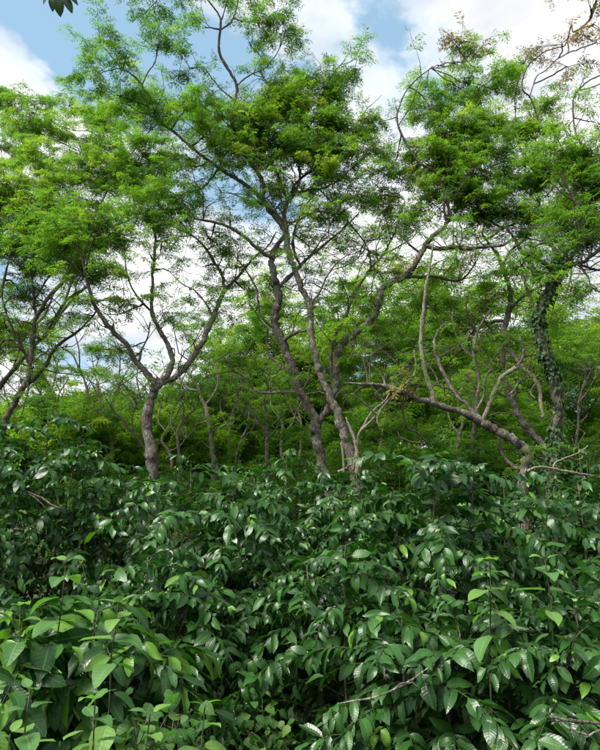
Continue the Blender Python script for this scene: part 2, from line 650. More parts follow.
            self.spray(a, dirv, tw, max(5, int(nf * rng.uniform(0.7, 1.3))), np.clip(tint + 0.07 + rng.standard_normal() * spread, 0.02, 1), flen=flen)

    def tangle(self, n, leafy=0.6, tint=0.4, rmax=0.06, lo=0.5, hi=1.5):
        """thin crooked twigs springing from the limbs, some bare, some thinly leaved"""
        rng = self.rng
        s = np.array(self.skel)
        s = s[(s[:, 6] < rmax) & (s[:, 5] > 2.4) & (s[:, 1] > 95)]
        for _ in range(n):
            row = s[rng.integers(len(s))]
            p = [row[3:6]]
            d = rng.standard_normal(3)
            d[2] = abs(d[2]) * .7 + .15
            d /= np.linalg.norm(d)
            L = rng.uniform(lo, hi)
            for k in range(6):
                d = d + rng.standard_normal(3) * .33
                d /= np.linalg.norm(d)
                p.append(p[-1] + d * L / 6)
            p = np.array(p)
            self.twigs.add(p, np.linspace(min(row[6] * .7, .011), .0025, 7), 4)
            e = p[3] + (rng.standard_normal(3) * .3 + d * .5) * L * .6
            self.twig(p[3], e, .006, .0025, .15, 5, 3)
            if rng.uniform() < leafy:
                for a_, dd_ in ((p[-1], d), (p[4], rng.standard_normal(3)), (e, rng.standard_normal(3)), (p[5], rng.standard_normal(3))):
                    self.spray(a_, dd_ * np.array([1, 1, .5]), rng.uniform(.2, .45), int(rng.integers(4, 9)), np.clip(tint + rng.standard_normal() * .1, .05, 1))

    def finish(self, tw_mat='twig'):
        if self.twigs.n:
            o = link('twigs', self.twigs.mesh('twigs', self.base), self.root, M[tw_mat])
            o['kind'] = 'stuff'
        if self.F:
            pos, fd, up, sc, tn = [np.concatenate([f[k] for f in self.F]) for k in range(5)]
            o = link('crown', frond_mesh('crown', pos, fd, up, sc, tn, self.templates, self.rng, self.base), self.root, M[self.fmat])
            o['kind'] = 'stuff'
            self.nfrond = len(pos)


# --- forked tree (short trunk, three spreading limbs)
A = Tree('shade_tree', 'shade tree with short gnarled trunk forking low into three bare spreading limbs', 9.5, 11)
A.fat = 0.63
A.limb([(152, 475, 17), (152, 455, 17), (147, 432, 17), (147, 412, 15), (152, 396, 14), (158, 384, 15)], 0, root=True)
A.limb([(158, 386, 12), (146, 374, 10), (134, 359, 9), (128, 346, 8), (114, 332, 8), (100, 315, 7), (92, 298, 6), (86, 278, 5), (82, 258, 4), (76, 240, 3)], -0.9)
A.limb([(160, 386, 12), (171, 368, 9), (171, 353, 8), (164, 338, 7), (157, 325, 6.5), (152, 312, 6), (152, 290, 5.5), (153, 270, 5), (155, 250, 5), (155, 235, 4), (150, 222, 3), (142, 212, 2)], 0.7)
A.limb([(162, 387, 12), (178, 376, 9.5), (190, 361, 9), (200, 346, 9), (207, 332, 9), (213, 318, 8), (218, 305, 7), (224, 290, 6), (222, 275, 5), (214, 262, 4.5), (207, 250, 4), (198, 240, 3.5), (188, 233, 3), (176, 228, 2)], 1.0)
A.limb([(224, 290, 5.5), (235, 280, 5), (245, 268, 4), (256, 256, 3.5), (268, 246, 2.5), (276, 232, 2)], 0.4)
A.limb([(152, 312, 4), (140, 300, 3.5), (132, 288, 3), (126, 270, 2.5), (125, 252, 2)], -0.5)
A.limb([(155, 238, 3.5), (152, 220, 3), (154, 202, 2.5), (150, 186, 2)], 0.4)
A.limb([(140, 365, 4), (142, 350, 3), (148, 336, 2.5), (150, 322, 2)], 0.5)
A.limb([(178, 380, 4), (188, 388, 4), (197, 391, 3)], -0.3)
A.limb([(86, 278, 3.5), (70, 262, 3), (58, 250, 2)], -0.5)
A.limb([(213, 318, 3), (205, 302, 2.5), (194, 290, 2), (182, 284, 1.5), (168, 270, 1.5)], -0.5)
for a in [(60, 235, 34, 26, -0.6, 1.0, .42), (105, 262, 30, 22, -0.5, .9, .5), (90, 215, 34, 26, -0.2, 1.0, .4),
          (140, 205, 34, 24, .3, .9, .38), (170, 190, 28, 22, .5, .7, .4), (130, 235, 22, 16, 0, .6, .45),
          (190, 285, 22, 12, .4, .55, .25), (205, 262, 20, 12, .6, .4, .25), (235, 262, 22, 14, .9, .4, .35), (175, 240, 18, 12, .6, .35, .3),
          (140, 300, 16, 12, -.2, .3, .4), (100, 295, 26, 16, -.3, .6, .46), (70, 275, 26, 16, -.4, .7, .45), (180, 215, 26, 16, .5, .6, .36), (150, 250, 18, 12, .2, .4, .36), (225, 240, 24, 14, .9, .4, .36), (165, 265, 20, 10, .4, .35, .28), (245, 285, 18, 12, .8, .3, .45), (105, 345, 22, 12, .5, .8, .5), (125, 360, 16, 8, .6, .6, .5)]:
    A.pad(*a)
A.tangle(46, 0.65, 0.38)
A.finish()

# --- central tree with a dark forked trunk
Bt = Tree('shade_tree', 'twin stemmed shade tree with dark trunk, one stem bowing out in a wide elbow', 10.2, 12)
Bt.limb([(328, 492, 15), (322, 470, 14), (319, 450, 13), (316, 432, 14), (315, 420, 14)], 0, root=True)
Bt.limb([(315, 421, 13), (305, 401, 12), (298, 386, 12), (293, 371, 12), (288, 356, 12), (282, 341, 13), (276, 326, 11), (275, 311, 11), (279, 300, 11), (277, 285, 10), (273, 271, 10), (272, 259, 9), (277, 246, 7), (284, 236, 5)], -0.5)
Bt.limb([(272, 260, 6), (262, 252, 5.5), (247, 239, 5), (233, 229, 4.5), (215, 222, 4), (196, 219, 3.5), (186, 210, 3), (180, 196, 2)], -0.6)
Bt.limb([(277, 287, 5.5), (290, 276, 5), (301, 265, 5), (309, 257, 4.5), (318, 250, 4), (330, 240, 3), (344, 228, 2.5), (358, 214, 2)], 0.6)
Bt.limb([(301, 265, 4.5), (295, 255, 4.5), (293, 241, 4), (296, 226, 3), (304, 208, 2.5), (318, 190, 2)], 0.5)
Bt.limb([(284, 339, 6), (295, 333, 5), (306, 330, 4)], -0.4)
Bt.limb([(270, 328, 3.5), (262, 318, 3), (258, 302, 3), (256, 288, 3), (245, 269, 2.5), (232, 253, 2), (222, 244, 1.5)], -0.6)
Bt.limb([(299, 397, 5), (286, 392, 4.5), (263, 393, 4), (252, 388, 3.5), (245, 378, 3), (232, 369, 3), (224, 360, 2)], 0.8)
Bt.limb([(293, 375, 4.5), (280, 366, 4), (270, 356, 3), (266, 344, 2), (268, 330, 1.6)], 0.6)
R1 = [(316, 426, 11), (325, 413, 10), (332, 400, 9.5), (336, 388, 9), (336, 375, 9), (336, 362, 8.5), (338, 352, 9), (346, 341, 9), (358, 331, 9), (370, 321, 9.5), (377, 310, 9.5), (379, 298, 9), (383, 288, 9.5), (393, 281, 9), (404, 277, 8.5), (412, 268, 8), (420, 256, 8.5), (425, 246, 8), (433, 236, 6.5), (444, 227, 6), (450, 214, 5), (446, 200, 4), (444, 186, 3.5), (452, 168, 3), (450, 150, 2)]
Bt.limb(R1, -0.5)
Bt.limb([(426, 247, 7), (440, 249, 6.5), (455, 247, 6.5), (470, 249, 6), (490, 246, 5), (503, 245, 4), (516, 236, 3)], -0.3)
Bt.limb([(405, 277, 5), (418, 277, 4.5), (432, 276, 4), (454, 281, 3.5), (466, 276, 3), (475, 264, 2.5)], 0.4)
Bt.limb([(446, 222, 5), (460, 217, 4.5), (481, 218, 4), (502, 227, 3.5), (514, 224, 3)], 0.5)
Bt.limb([(335, 388, 5), (331, 371, 4.5), (331, 352, 4), (334, 339, 4), (342, 323, 4), (348, 310, 4), (353, 297, 3.5), (360, 285, 3.5), (371, 268, 3), (382, 256, 2.5), (393, 236, 2.5), (400, 216, 2), (405, 200, 1.5)], 0.3)
Bt.limb([(372, 267, 3), (369, 252, 2.5), (363, 240, 2), (350, 224, 2), (345, 214, 1.5)], 0.4)
Bt.limb([(382, 256, 2), (396, 248, 2), (408, 241, 1.5)], 0.3)
Bt.limb([(355, 297, 2), (360, 310, 2), (364, 320, 1.5)], -0.3)
Bt.limb([(448, 224, 4), (444, 208, 3.5), (448, 195, 3), (462, 186, 2.5), (470, 170, 2)], -0.4)
Bt.limb([(422, 254, 3), (405, 240, 3), (398, 226, 2), (400, 205, 1.6)], -0.2)
Bt.limb([(444, 186, 3.5), (436, 172, 3), (421, 164, 3), (410, 150, 3), (402, 135, 2.8), (397, 120, 2.6), (400, 105, 2.4), (407, 90, 2.2), (418, 78, 2), (431, 68, 2)], -0.4)
for a in [(345, 200, 34, 22, .3, .45, .3), (320, 215, 26, 16, .3, .5, .35), (360, 245, 24, 16, .4, .35, .32), (375, 185, 30, 30, .3, .5, .35),
          (405, 205, 30, 24, 0, .7, .45), (440, 185, 36, 28, -.2, 1.1, .5), (435, 150, 38, 28, -.3, 1.1, .55), (470, 165, 34, 28, -.2, 1.2, .5), (480, 195, 40, 22, -.3, 1.2, .42),
          (455, 125, 34, 28, -.2, 1.2, .55), (430, 105, 26, 24, -.3, .9, .42), (425, 85, 16, 16, -.3, .7, .4), (465, 85, 22, 24, -.2, .8, .4), (490, 130, 34, 34, -.2, 1.2, .48),
          (500, 80, 26, 26, 0, .9, .4), (445, 62, 16, 12, -.2, .6, .42), (462, 58, 12, 12, -.2, .6, .42), (492, 48, 14, 14, 0, .45, .36), (500, 205, 30, 20, -.2, 1, .36), (395, 150, 22, 30, .2, .4, .35),
          (270, 275, 18, 10, -.3, .4, .45), (210, 235, 22, 14, -.4, .4, .3), (190, 205, 24, 16, -.5, .6, .42), (230, 215, 18, 12, -.3, .4, .4),
          (390, 260, 20, 14, 1.2, .5, .5), (470, 240, 26, 12, .9, .6, .5), (245, 360, 24, 12, .7, .5, .5), (310, 245, 18, 10, .5, .3, .4), (335, 235, 34, 20, 1.0, .4, .36), (355, 275, 26, 18, 1.3, .4, .42), (330, 265, 24, 14, 1.2, .3, .42), (395, 180, 26, 24, .2, .6, .42), (410, 165, 20, 20, 0, .7, .45), (250, 300, 20, 12, .2, .35, .5), (420, 225, 24, 14, 1.0, .5, .55), (385, 225, 26, 18, 1.0, .5, .42), (345, 300, 20, 14, 1.4, .35, .5)]:
    Bt.pad(*a)
Bt.tangle(90, 0.7, 0.42)
Bt.finish()

# --- central leaning tree, the tallest
C = Tree('shade_tree', 'tallest shade tree, pale slim leaning trunk carrying the thin crown against the sky', 9.3, 13)
C.limb([(357, 484, 14), (352, 462, 13), (347, 445, 12.5), (342, 428, 12), (337, 412, 11.5), (331, 398, 10.5), (325, 385, 10), (319, 372, 9.5), (316, 360, 9), (313, 345, 8.5), (311, 330, 8.5), (311, 315, 8.5), (309, 302, 9), (302, 290, 8.5), (297, 275, 8.5), (292, 262, 8.5), (288, 250, 8.5), (287, 236, 8.5), (281, 224, 8), (271, 212, 8), (263, 199, 8)], 0.3, root=True)
C.limb([(263, 199, 6), (250, 188, 5.5), (235, 178, 5), (222, 170, 5), (208, 160, 4.5), (195, 150, 4.2), (175, 133, 3.8), (160, 122, 3.5), (150, 114, 3.2), (146, 100, 3), (142, 85, 2.8), (130, 73, 2.5), (120, 67, 2), (108, 52, 1.6)], -0.9)
C.limb([(142, 85, 2.2), (148, 72, 2), (155, 62, 2), (158, 45, 1.8), (160, 28, 1.5)], 0.3)
C.limb([(263, 200, 7), (264, 186, 6.5), (258, 173, 6.2), (250, 162, 6), (243, 152, 6), (236, 143, 5.6), (233, 128, 5.2), (234, 110, 5), (236, 95, 4.6), (237, 86, 4.6), (230, 72, 4.4), (220, 54, 4.2), (219, 40, 4), (221, 24, 3.6), (219, 15, 3), (208, 0, 2.4), (198, -14, 2)], -0.5)
C.limb([(221, 31, 3), (231, 22, 2.8), (236, 10, 2.4), (240, -8, 2)], 0.4)
C.limb([(221, 22, 2.5), (225, 8, 2.2), (229, -12, 1.8)], -0.3)
C.limb([(237, 86, 2.5), (243, 80, 2.2), (252, 74, 2), (264, 69, 1.8), (272, 60, 1.5)], 0.3)
C.limb([(234, 100, 2.2), (222, 90, 2), (212, 78, 1.8), (203, 66, 1.5)], -0.3)
C.limb([(222, 170, 3), (216, 150, 2.4), (207, 125, 2.2), (200, 105, 2), (198, 85, 1.6)], 0.2)
C.limb([(287, 236, 7), (284, 216, 6.5), (286, 205, 6), (292, 194, 5), (295, 184, 4.2), (304, 176, 3.6), (314, 170, 3), (326, 160, 2.5)], 0.5)
C.limb([(287, 204, 5), (296, 190, 4.4), (300, 175, 4), (299, 161, 3.6), (303, 146, 3), (308, 130, 2.5), (318, 110, 2), (322, 95, 1.6)], 0.2)
C.limb([(288, 203, 4), (281, 186, 3.4), (276, 170, 3), (268, 160, 2.5), (262, 148, 2.2), (258, 130, 1.8)], 0.6)
C.limb([(290, 197, 3.5), (310, 190, 3), (323, 188, 2.5), (340, 180, 2)], 0.3)
C.limb([(300, 165, 3), (290, 150, 2.6), (280, 148, 2.4), (274, 140, 2), (275, 126, 1.6)], 0.4)
C.limb([(250, 162, 2.6), (252, 148, 2.4), (262, 138, 2.2), (270, 124, 2)], 0.3)
C.limb([(284, 222, 4), (268, 205, 3), (262, 204, 2.4), (250, 200, 2)], -0.3)
C.limb([(309, 304, 3), (320, 292, 2.6), (326, 278, 2.2), (338, 262, 2), (352, 252, 1.5)], -0.4)
for a in [(95, 70, 24, 20, -.9, .5, .22), (125, 55, 26, 20, -.8, .5, .25), (120, 90, 28, 18, -.7, .5, .28), (160, 35, 28, 22, -.6, .5, .3), (100, 35, 22, 20, -.8, .35, .22), (150, 8, 40, 16, -.5, .4, .25),
          (190, 60, 24, 24, -.4, .3, .28), (205, 20, 22, 22, -.3, .25, .28), (265, 18, 30, 16, .1, .7, .32), (285, 30, 22, 18, .2, .7, .35), (250, 40, 16, 10, 0, .4, .3), (250, -20, 60, 22, 0, .6, .3), (180, -25, 50, 20, -.3, .5, .28),
          (255, 70, 20, 12, .1, .4, .38), (290, 100, 34, 24, .3, 1.2, .62), (262, 118, 34, 26, .2, 1.1, .6), (315, 122, 30, 26, .4, 1.1, .58), (300, 75, 24, 14, .3, .5, .42), (335, 85, 28, 22, .4, .45, .32),
          (220, 108, 24, 18, -.2, .7, .52), (205, 130, 24, 18, -.3, .7, .55), (180, 110, 26, 18, -.5, .7, .5), (190, 160, 22, 16, -.3, .6, .5), (245, 145, 22, 16, .1, .7, .55),
          (325, 155, 32, 26, .5, .8, .55), (300, 150, 26, 22, .3, .7, .55), (280, 165, 26, 18, .4, .5, .5), (350, 120, 30, 24, .5, .6, .42), (345, 170, 26, 22, .5, .5, .42), (335, 200, 24, 14, .4, .4, .6), (315, 158, 18, 10, -.1, .8, .95), (318, 205, 16, 9, -.1, .5, .85),
          (235, 190, 20, 12, -.2, .35, .45), (355, 65, 18, 16, .4, .35, .35), (370, 145, 22, 26, .5, .4, .36), (275, 85, 30, 18, .3, .7, .55), (325, 75, 30, 18, .4, .45, .36), (345, 55, 24, 16, .4, .3, .32), (345, 145, 30, 24, .5, .8, .5), (270, 140, 34, 22, .5, .9, .56), (310, 100, 34, 22, .6, 1.0, .6), (235, 130, 30, 20, .5, .8, .55), (210, 105, 30, 18, .4, .7, .5), (230, 160, 22, 14, .2, .5, .5), (375, 115, 22, 20, .5, .35, .34), (200, 185, 24, 14, .2, .4, .45), (300, 190, 26, 14, .5, .5, .5), (265, 180, 20, 12, .4, .4, .48)]:
    C.pad(*a)
C.tangle(90, 0.7, 0.42)
C.finish()

# --- sprawling tree with a limb lying nearly level
Dt = Tree('shade_tree', 'sprawling shade tree whose crooked trunk throws one long limb out nearly level', 9.0, 14)
Dt.limb([(522, 494, 15), (524, 476, 13.5), (527, 462, 13), (526, 451, 15), (520, 444, 15), (508, 437, 12.5), (495, 430, 11.5), (485, 424, 12.5), (477, 418, 14)], 0, root=True, rough=0.08)
Dt.limb([(480, 420, 12), (468, 414, 10.5), (455, 410, 9.5), (440, 406, 9.5), (425, 401, 9.5), (410, 395, 9.5), (400, 391, 9), (390, 388, 7.5), (380, 385, 5.5), (370, 384, 4.5), (358, 384, 3.5), (345, 383, 2.5)], -0.6, rough=0.08)
Dt.limb([(434, 404, 7), (431, 390, 6.3), (426, 375, 6.2), (422, 355, 6.2), (421, 335, 6), (423, 315, 5.5), (425, 295, 5), (428, 275, 4.5), (431, 258, 3.5), (433, 243, 2.6)], -0.2, 'dead_wood')
Dt.limb([(478, 417, 7), (468, 406, 6), (458, 397, 6), (450, 385, 5.8), (443, 372, 5.2), (438, 360, 5), (434, 347, 4.5), (436, 335, 3.6), (446, 322, 2.6)], 0.5)
Dt.limb([(484, 420, 7), (490, 403, 6.3), (496, 388, 6.2), (502, 377, 6), (512, 370, 5.5), (518, 366, 5), (524, 352, 4), (520, 338, 3)], -0.5, 'dead_wood')
Dt.limb([(479, 414, 6), (477, 400, 5.2), (479, 385, 5.2), (478, 372, 5.2), (474, 360, 5), (474, 345, 5), (478, 330, 4), (485, 318, 3.2), (492, 308, 2.5)], 0.7, 'dark_bark')
Dt.limb([(479, 412, 3.6), (484, 396, 3.2), (485, 380, 3), (490, 370, 2.4)], -0.3, 'dead_wood')
Dt.limb([(524, 470, 6), (514, 467, 5.5), (505, 458, 5), (500, 447, 4.6), (499, 437, 4)], 0.3, 'dark_bark')
Dt.limb([(404, 394, 3.5), (403, 404, 3.4), (403, 415, 3.4), (407, 428, 3.2), (418, 433, 3), (428, 444, 2.5)], 0.3, 'dark_bark')
Dt.limb([(386, 387, 3), (384, 379, 2.6), (385, 374, 2)], 0.1)
Dt.limb([(452, 388, 3), (440, 386, 3), (436, 376, 2.6), (430, 368, 2.4), (420, 366, 2.4), (405, 366, 2.2), (396, 362, 2.2), (388, 355, 2), (380, 348, 2), (376, 338, 1.6)], 0.4, 'dark_bark')
Dt.limb([(474, 358, 3), (464, 348, 2.6), (456, 335, 2.4), (452, 318, 2)], 0.4, 'dark_bark')
Dt.limb([(478, 332, 3), (470, 322, 2.5), (466, 305, 2), (470, 290, 2)], -0.3, 'dark_bark')
Dt.limb([(494, 392, 3), (505, 396, 2.6), (514, 390, 2), (520, 378, 1.6)], 0.3)
for a in [(460, 315, 30, 20, .3, .7, .52), (420, 300, 30, 20, .2, .7, .55), (440, 270, 26, 16, .2, .6, .6), (485, 290, 26, 18, .1, .6, .55), (395, 345, 30, 16, .5, .6, .52), (430, 335, 28, 16, .5, .6, .5), (470, 345, 26, 16, .5, .6, .45), (500, 335, 20, 14, .4, .5, .45),
          (380, 320, 24, 16, .6, .6, .55), (440, 365, 26, 12, .6, .5, .45), (400, 425, 30, 14, .5, .6, .4), (365, 365, 16, 10, .5, .4, .5)]:
    Dt.pad(a[0], a[1], a[2], a[3], a[4] + 1.1, *a[5:])
Dt.tangle(40, 0.6, 0.48)
Dt.finish()

# --- leaning brown trunk behind
E = Tree('shade_tree', 'brown trunked shade tree leaning and twisting beside the ivy covered trunk', 9.9, 15)
E.limb([(553, 492, 12), (551, 468, 11), (546, 449, 10.5), (535, 437, 10.5), (526, 427, 9.8), (518, 415, 9.5), (512, 400, 9), (507, 385, 8.6), (503, 372, 8.4), (502, 355, 8.4), (503, 340, 8.2), (505, 325, 8.2), (509, 310, 8), (511, 297, 7.2), (508, 282, 6), (502, 268, 5), (498, 255, 4), (488, 243, 3)], 0.3, root=True)
E.limb([(504, 322, 5.2), (496, 321, 5), (487, 325, 4.2), (478, 330, 3.4), (468, 342, 2.6)], 0.4, 'dark_bark')
E.limb([(508, 314, 4.2), (516, 303, 3.8), (530, 292, 3), (545, 285, 2.4), (556, 284, 2)], -0.3, 'dark_bark')
E.limb([(503, 345, 5), (511, 353, 5.5), (518, 361, 5.8), (525, 370, 6), (535, 380, 6), (540, 391, 5.6), (541, 405, 4.6), (543, 417, 3.6)], -0.6, 'dead_wood')
E.limb([(512, 398, 4.5), (517, 390, 4), (515, 379, 3.6), (510, 370, 3)], -0.4, 'dead_wood')
E.limb([(516, 360, 3), (527, 352, 3), (528, 345, 2.6), (520, 340, 2)], -0.2, 'dead_wood')
E.limb([(533, 385, 2.6), (530, 392, 2.4), (535, 398, 2)], -0.2, 'dead_wood')
E.limb([(502, 268, 4), (510, 252, 3.4), (524, 240, 3), (533, 222, 2.6), (540, 205, 2)], 0.3)
E.limb([(498, 258, 3.4), (485, 238, 3), (482, 232, 2.6), (486, 222, 2)], -0.3)
for a in [(540, 165, 34, 28, .2, 1.2, .44), (515, 175, 30, 24, .2, 1.2, .4), (555, 200, 30, 24, .1, 1.1, .4), (520, 215, 30, 20, .2, 1.1, .34), (525, 130, 28, 24, .3, 1.1, .5), (540, 100, 20, 20, .3, .8, .36), (520, 60, 18, 18, .4, .6, .34), (500, 275, 22, 14, 0, .6, .55), (540, 235, 26, 16, .2, .9, .38), (475, 220, 24, 14, .2, .8, .44), (478, 305, 22, 14, .5, .7, .45)]:
    E.pad(*a)
E.tangle(30, 0.6, 0.42)
E.finish()

# --- ivy covered trunk
Ft = Tree('shade_tree', 'shade tree with dark trunk wrapped in ivy and tangled limbs at its top', 8.8, 16, 'dark_bark')
IVY = [(550, 496, 13), (552, 472, 12.5), (555, 450, 12.5), (556, 430, 13), (557, 410, 13), (556, 390, 13), (552, 372, 12.5), (546, 355, 12.5), (541, 340, 12.5), (538, 326, 12.5), (540, 312, 11.5), (545, 300, 11), (550, 288, 10.5), (556, 275, 10.5), (563, 267, 11)]
Ft.limb(IVY, 0, root=True, rough=0.08)
n_trunk = len(Ft.skel)
Ft.limb([(560, 270, 8), (572, 265, 7), (584, 261, 6.5), (594, 254, 6), (604, 246, 6), (620, 236, 5)], -0.3)
Ft.limb([(558, 272, 8), (548, 266, 7), (536, 259, 6.5), (525, 254, 6.2), (518, 245, 5.4), (513, 236, 4), (506, 228, 3)], -0.3)
Ft.limb([(538, 318, 7), (534, 306, 5.6), (529, 293, 4.6), (525, 284, 3.6), (527, 268, 2.6)], 0.3)
Ft.limb([(562, 268, 6), (558, 254, 5), (552, 246, 4.2), (544, 243, 4), (534, 247, 3.6), (526, 254, 3)], 0.2)
Ft.limb([(561, 268, 6), (555, 252, 5), (549, 240, 4.4), (547, 232, 3.6)], 0.4)
Ft.limb([(564, 266, 5.5), (577, 250, 5), (578, 236, 5), (579, 220, 4.6), (577, 206, 4.2), (572, 196, 4), (566, 184, 3.6), (560, 172, 3)], -0.2)
Ft.limb([(578, 262, 4), (590, 268, 3.6), (600, 270, 3), (615, 272, 3)], 0.2)
Ft.limb([(576, 262, 2.6), (588, 277, 2.4), (590, 290, 2.2), (584, 297, 2), (578, 298, 1.6)], -0.2)
Ft.limb([(572, 265, 2.4), (570, 280, 2.2), (566, 294, 2), (562, 302, 1.6)], -0.2)
Ft.limb([(575, 206, 3), (572, 190, 2.8), (578, 170, 2.6), (584, 155, 2.6), (580, 143, 2.8), (575, 130, 2.8), (573, 110, 3), (574, 97, 3), (578, 90, 2.8), (590, 80, 2.2), (604, 74, 2)], 0.2)
Ft.limb([(578, 90, 2.2), (590, 88, 2), (604, 82, 1.8)], 0.1)
for a in [(570, 215, 28, 24, 0, 1.0, .36), (590, 190, 26, 30, .1, 1.0, .4), (580, 240, 26, 12, 0, .9, .3), (545, 255, 26, 12, -.1, .8, .36), (595, 230, 24, 20, 0, .9, .36), (560, 150, 26, 22, .1, .9, .45), (590, 145, 22, 18, .1, .8, .4), (612, 170, 30, 50, 0, .9, .4), (610, 290, 24, 16, 0, .6, .4), (520, 262, 20, 12, -.1, .8, .42), (595, 118, 14, 12, 0, .6, .38)]:
    Ft.pad(*a)
# ivy leaves on the trunk
rng = np.random.default_rng(77)


def leaf_template(cols, rows, wid, fold=0.22, droop=0.25, wave=0.02, nw=5, tip=1.6, seed=0, base=0.85, twist=0.0):
    ys = np.linspace(0, 1, rows)
    ys = 0.45 * ys + 0.55 * (1 - np.cos(np.pi * ys)) / 2
    xs = np.linspace(-1, 1, cols)
    v, uv = [], []
    ph = seed * 1.7
    for y in ys:
        w = wid * (max(0.0, math.sin(math.pi * y ** base)) ** 0.75) * (1 - 0.35 * max(0, (y - 0.7) / 0.3) ** tip)
        w = max(w, 0.006)
        a = droop * y                       # arc along the blade
        yc = math.sin(a * 2) / (2 * droop) if droop > 1e-3 else y
        zc_ = -(1 - math.cos(a * 2)) / (2 * droop) if droop > 1e-3 else 0
        for x in xs:
            z = zc_ + fold * abs(x) * w + wave * math.sin(nw * 2 * math.pi * y + ph + (0.9 if x > 0 else 0)) * abs(x) ** 2
            ct, st_ = math.cos(twist * y), math.sin(twist * y)
            xx, zz_ = x * w, z - zc_
            v.append((xx * ct - zz_ * st_, yc, zc_ + xx * st_ + zz_ * ct))
            uv.append((x * 0.5 + 0.5, y))
    f = []
    for r in range(rows - 1):
        for c in range(cols - 1):
            k = r * cols + c
            f.append((k, k + 1, k + cols + 1, k + cols))
    return np.array(v), np.array(f), np.array(uv)


def leaves_mesh(name, pos, B, scale, tint, young, which, templates, origin=(0, 0, 0)):
    V, Q, A, Yg, UV, off = [], [], [], [], [], 0
    for k, (tv, tf, tu) in enumerate(templates):
        sel = np.where(which == k)[0]
        if not len(sel):
            continue
        w = np.einsum('nij,vj->nvi', B[sel], tv) * scale[sel][:, None, None] + pos[sel][:, None, :]
        n, nv = len(sel), len(tv)
        V.append(w.reshape(-1, 3))
        Q.append((tf[None] + (np.arange(n) * nv + off)[:, None, None]).reshape(-1, 4))
        A.append(np.repeat(tint[sel], nv))
        Yg.append(np.repeat(young[sel], nv))
        UV.append(np.tile(tu, (n, 1)))
        off += n * nv
    return np_mesh(name, np.concatenate(V) - np.asarray(origin), np.concatenate(Q), {'tint': np.concatenate(A), 'young': np.concatenate(Yg)}, np.concatenate(UV))


IVY_T = [leaf_template(3, 4, 0.38, 0.2, 0.3, 0.02, 3, base=0.6, seed=s) for s in range(2)]


def ivy_cover(tree, rows, n, size, lift=0.05, part='ivy'):
    s = np.array(rows)
    wt = np.clip(np.convolve(rng.uniform(0, 1, len(s)), np.ones(4) / 4, 'same') - .2, .03, 1)
    k = rng.choice(len(s), n, p=wt / wt.sum())
    ax = s[k, 3:6] + rng.standard_normal((n, 3)) * 0.025
    th = rng.uniform(0, 2 * math.pi, n)
    outw = np.stack([np.cos(th), np.sin(th), rng.uniform(-0.1, 0.5, n)], 1)
    outw /= np.linalg.norm(outw, axis=1)[:, None]
    pos = ax + outw * (s[k, 6] + rng.uniform(0, lift, n))[:, None]
    dv = np.stack([rng.standard_normal(n) * .5, rng.standard_normal(n) * .5, -np.ones(n)], 1) + outw * 0.5
    Bv = basis(dv, outw + np.array([0, 0, .4]) + rng.standard_normal((n, 3)) * .3)
    me = leaves_mesh('ivy', pos, Bv, size * rng.uniform(.4, 1.5, n), rng.uniform(0, 1, n), (rng.uniform(0, 1, n) > .93) * .7, rng.integers(0, 2, n), IVY_T, tree.base)
    o = link(part, me, tree.root, M['ivy'])
    o['kind'] = 'stuff'
    for j in range(4):                                     # the climber's own woody stems
        q = s[:: 2]
        th = np.linspace(0, rng.uniform(2, 6), len(q)) + j * 1.6
        off = np.stack([np.cos(th), np.sin(th), 0 * th], 1) * (q[:, 6] + .008)[:, None]
        tb = Tubes()
        tb.add(catmull(q[:, 3:6] + off, 2), np.full((len(q) - 1) * 2 + 1, .009), 5)
        link('ivy_stem', tb.mesh('ivy_stem', tree.base), tree.root, M['twig'])


ivy_cover(Ft, Ft.skel[:n_trunk], 3000, 0.050, 0.045)
Ft.tangle(40, 0.6, 0.4)
Ft.finish()

# --- spreading trees by the edge of the plot
G = Tree('shade_tree', 'shade tree with several dark stems fanning up under a dense bright green crown', 10.5, 17, 'dark_bark')
G.limb([(-2, 452, 9.5), (2, 432, 9.5), (8, 415, 9), (15, 402, 9), (22, 390, 9)], 0, root=True)
G.limb([(22, 390, 8), (28, 378, 7.5), (30, 366, 7), (32, 347, 6.5), (33, 330, 6), (38, 314, 6), (50, 296, 5.5), (62, 282, 5.5), (72, 266, 5), (80, 250, 4), (92, 236, 3)], -0.4, 'bark')
G.limb([(24, 388, 6), (33, 380, 5.5), (45, 367, 5), (52, 352, 4.5), (65, 340, 4), (82, 328, 3.4), (96, 312, 2.6)], 0.5)
G.limb([(33, 330, 4.5), (42, 340, 4.5), (50, 326, 4.5), (60, 310, 4), (70, 297, 3.6), (82, 290, 3)], 0.6)
G.limb([(62, 282, 4), (70, 268, 4), (76, 250, 3.6), (88, 232, 3.4), (106, 228, 3.2), (124, 222, 2.8), (136, 216, 2.2)], 0.4)
G.limb([(30, 366, 5), (24, 352, 4), (17, 338, 3.6), (10, 322, 3.4), (4, 306, 3), (2, 292, 3), (5, 276, 3), (10, 256, 2.6), (14, 238, 2)], -0.5)
G.limb([(34, 316, 4), (34, 304, 4), (33, 288, 3.6), (30, 272, 3.4), (18, 265, 3), (8, 256, 2.4), (-4, 246, 2)], -0.4)
G.limb([(33, 300, 3), (44, 284, 2.6), (52, 268, 2.4), (44, 256, 2), (36, 250, 1.6)], 0.4)
G.limb([(26, 380, 3), (28, 392, 2.6), (25, 402, 2.4), (22, 414, 2)], -0.2)
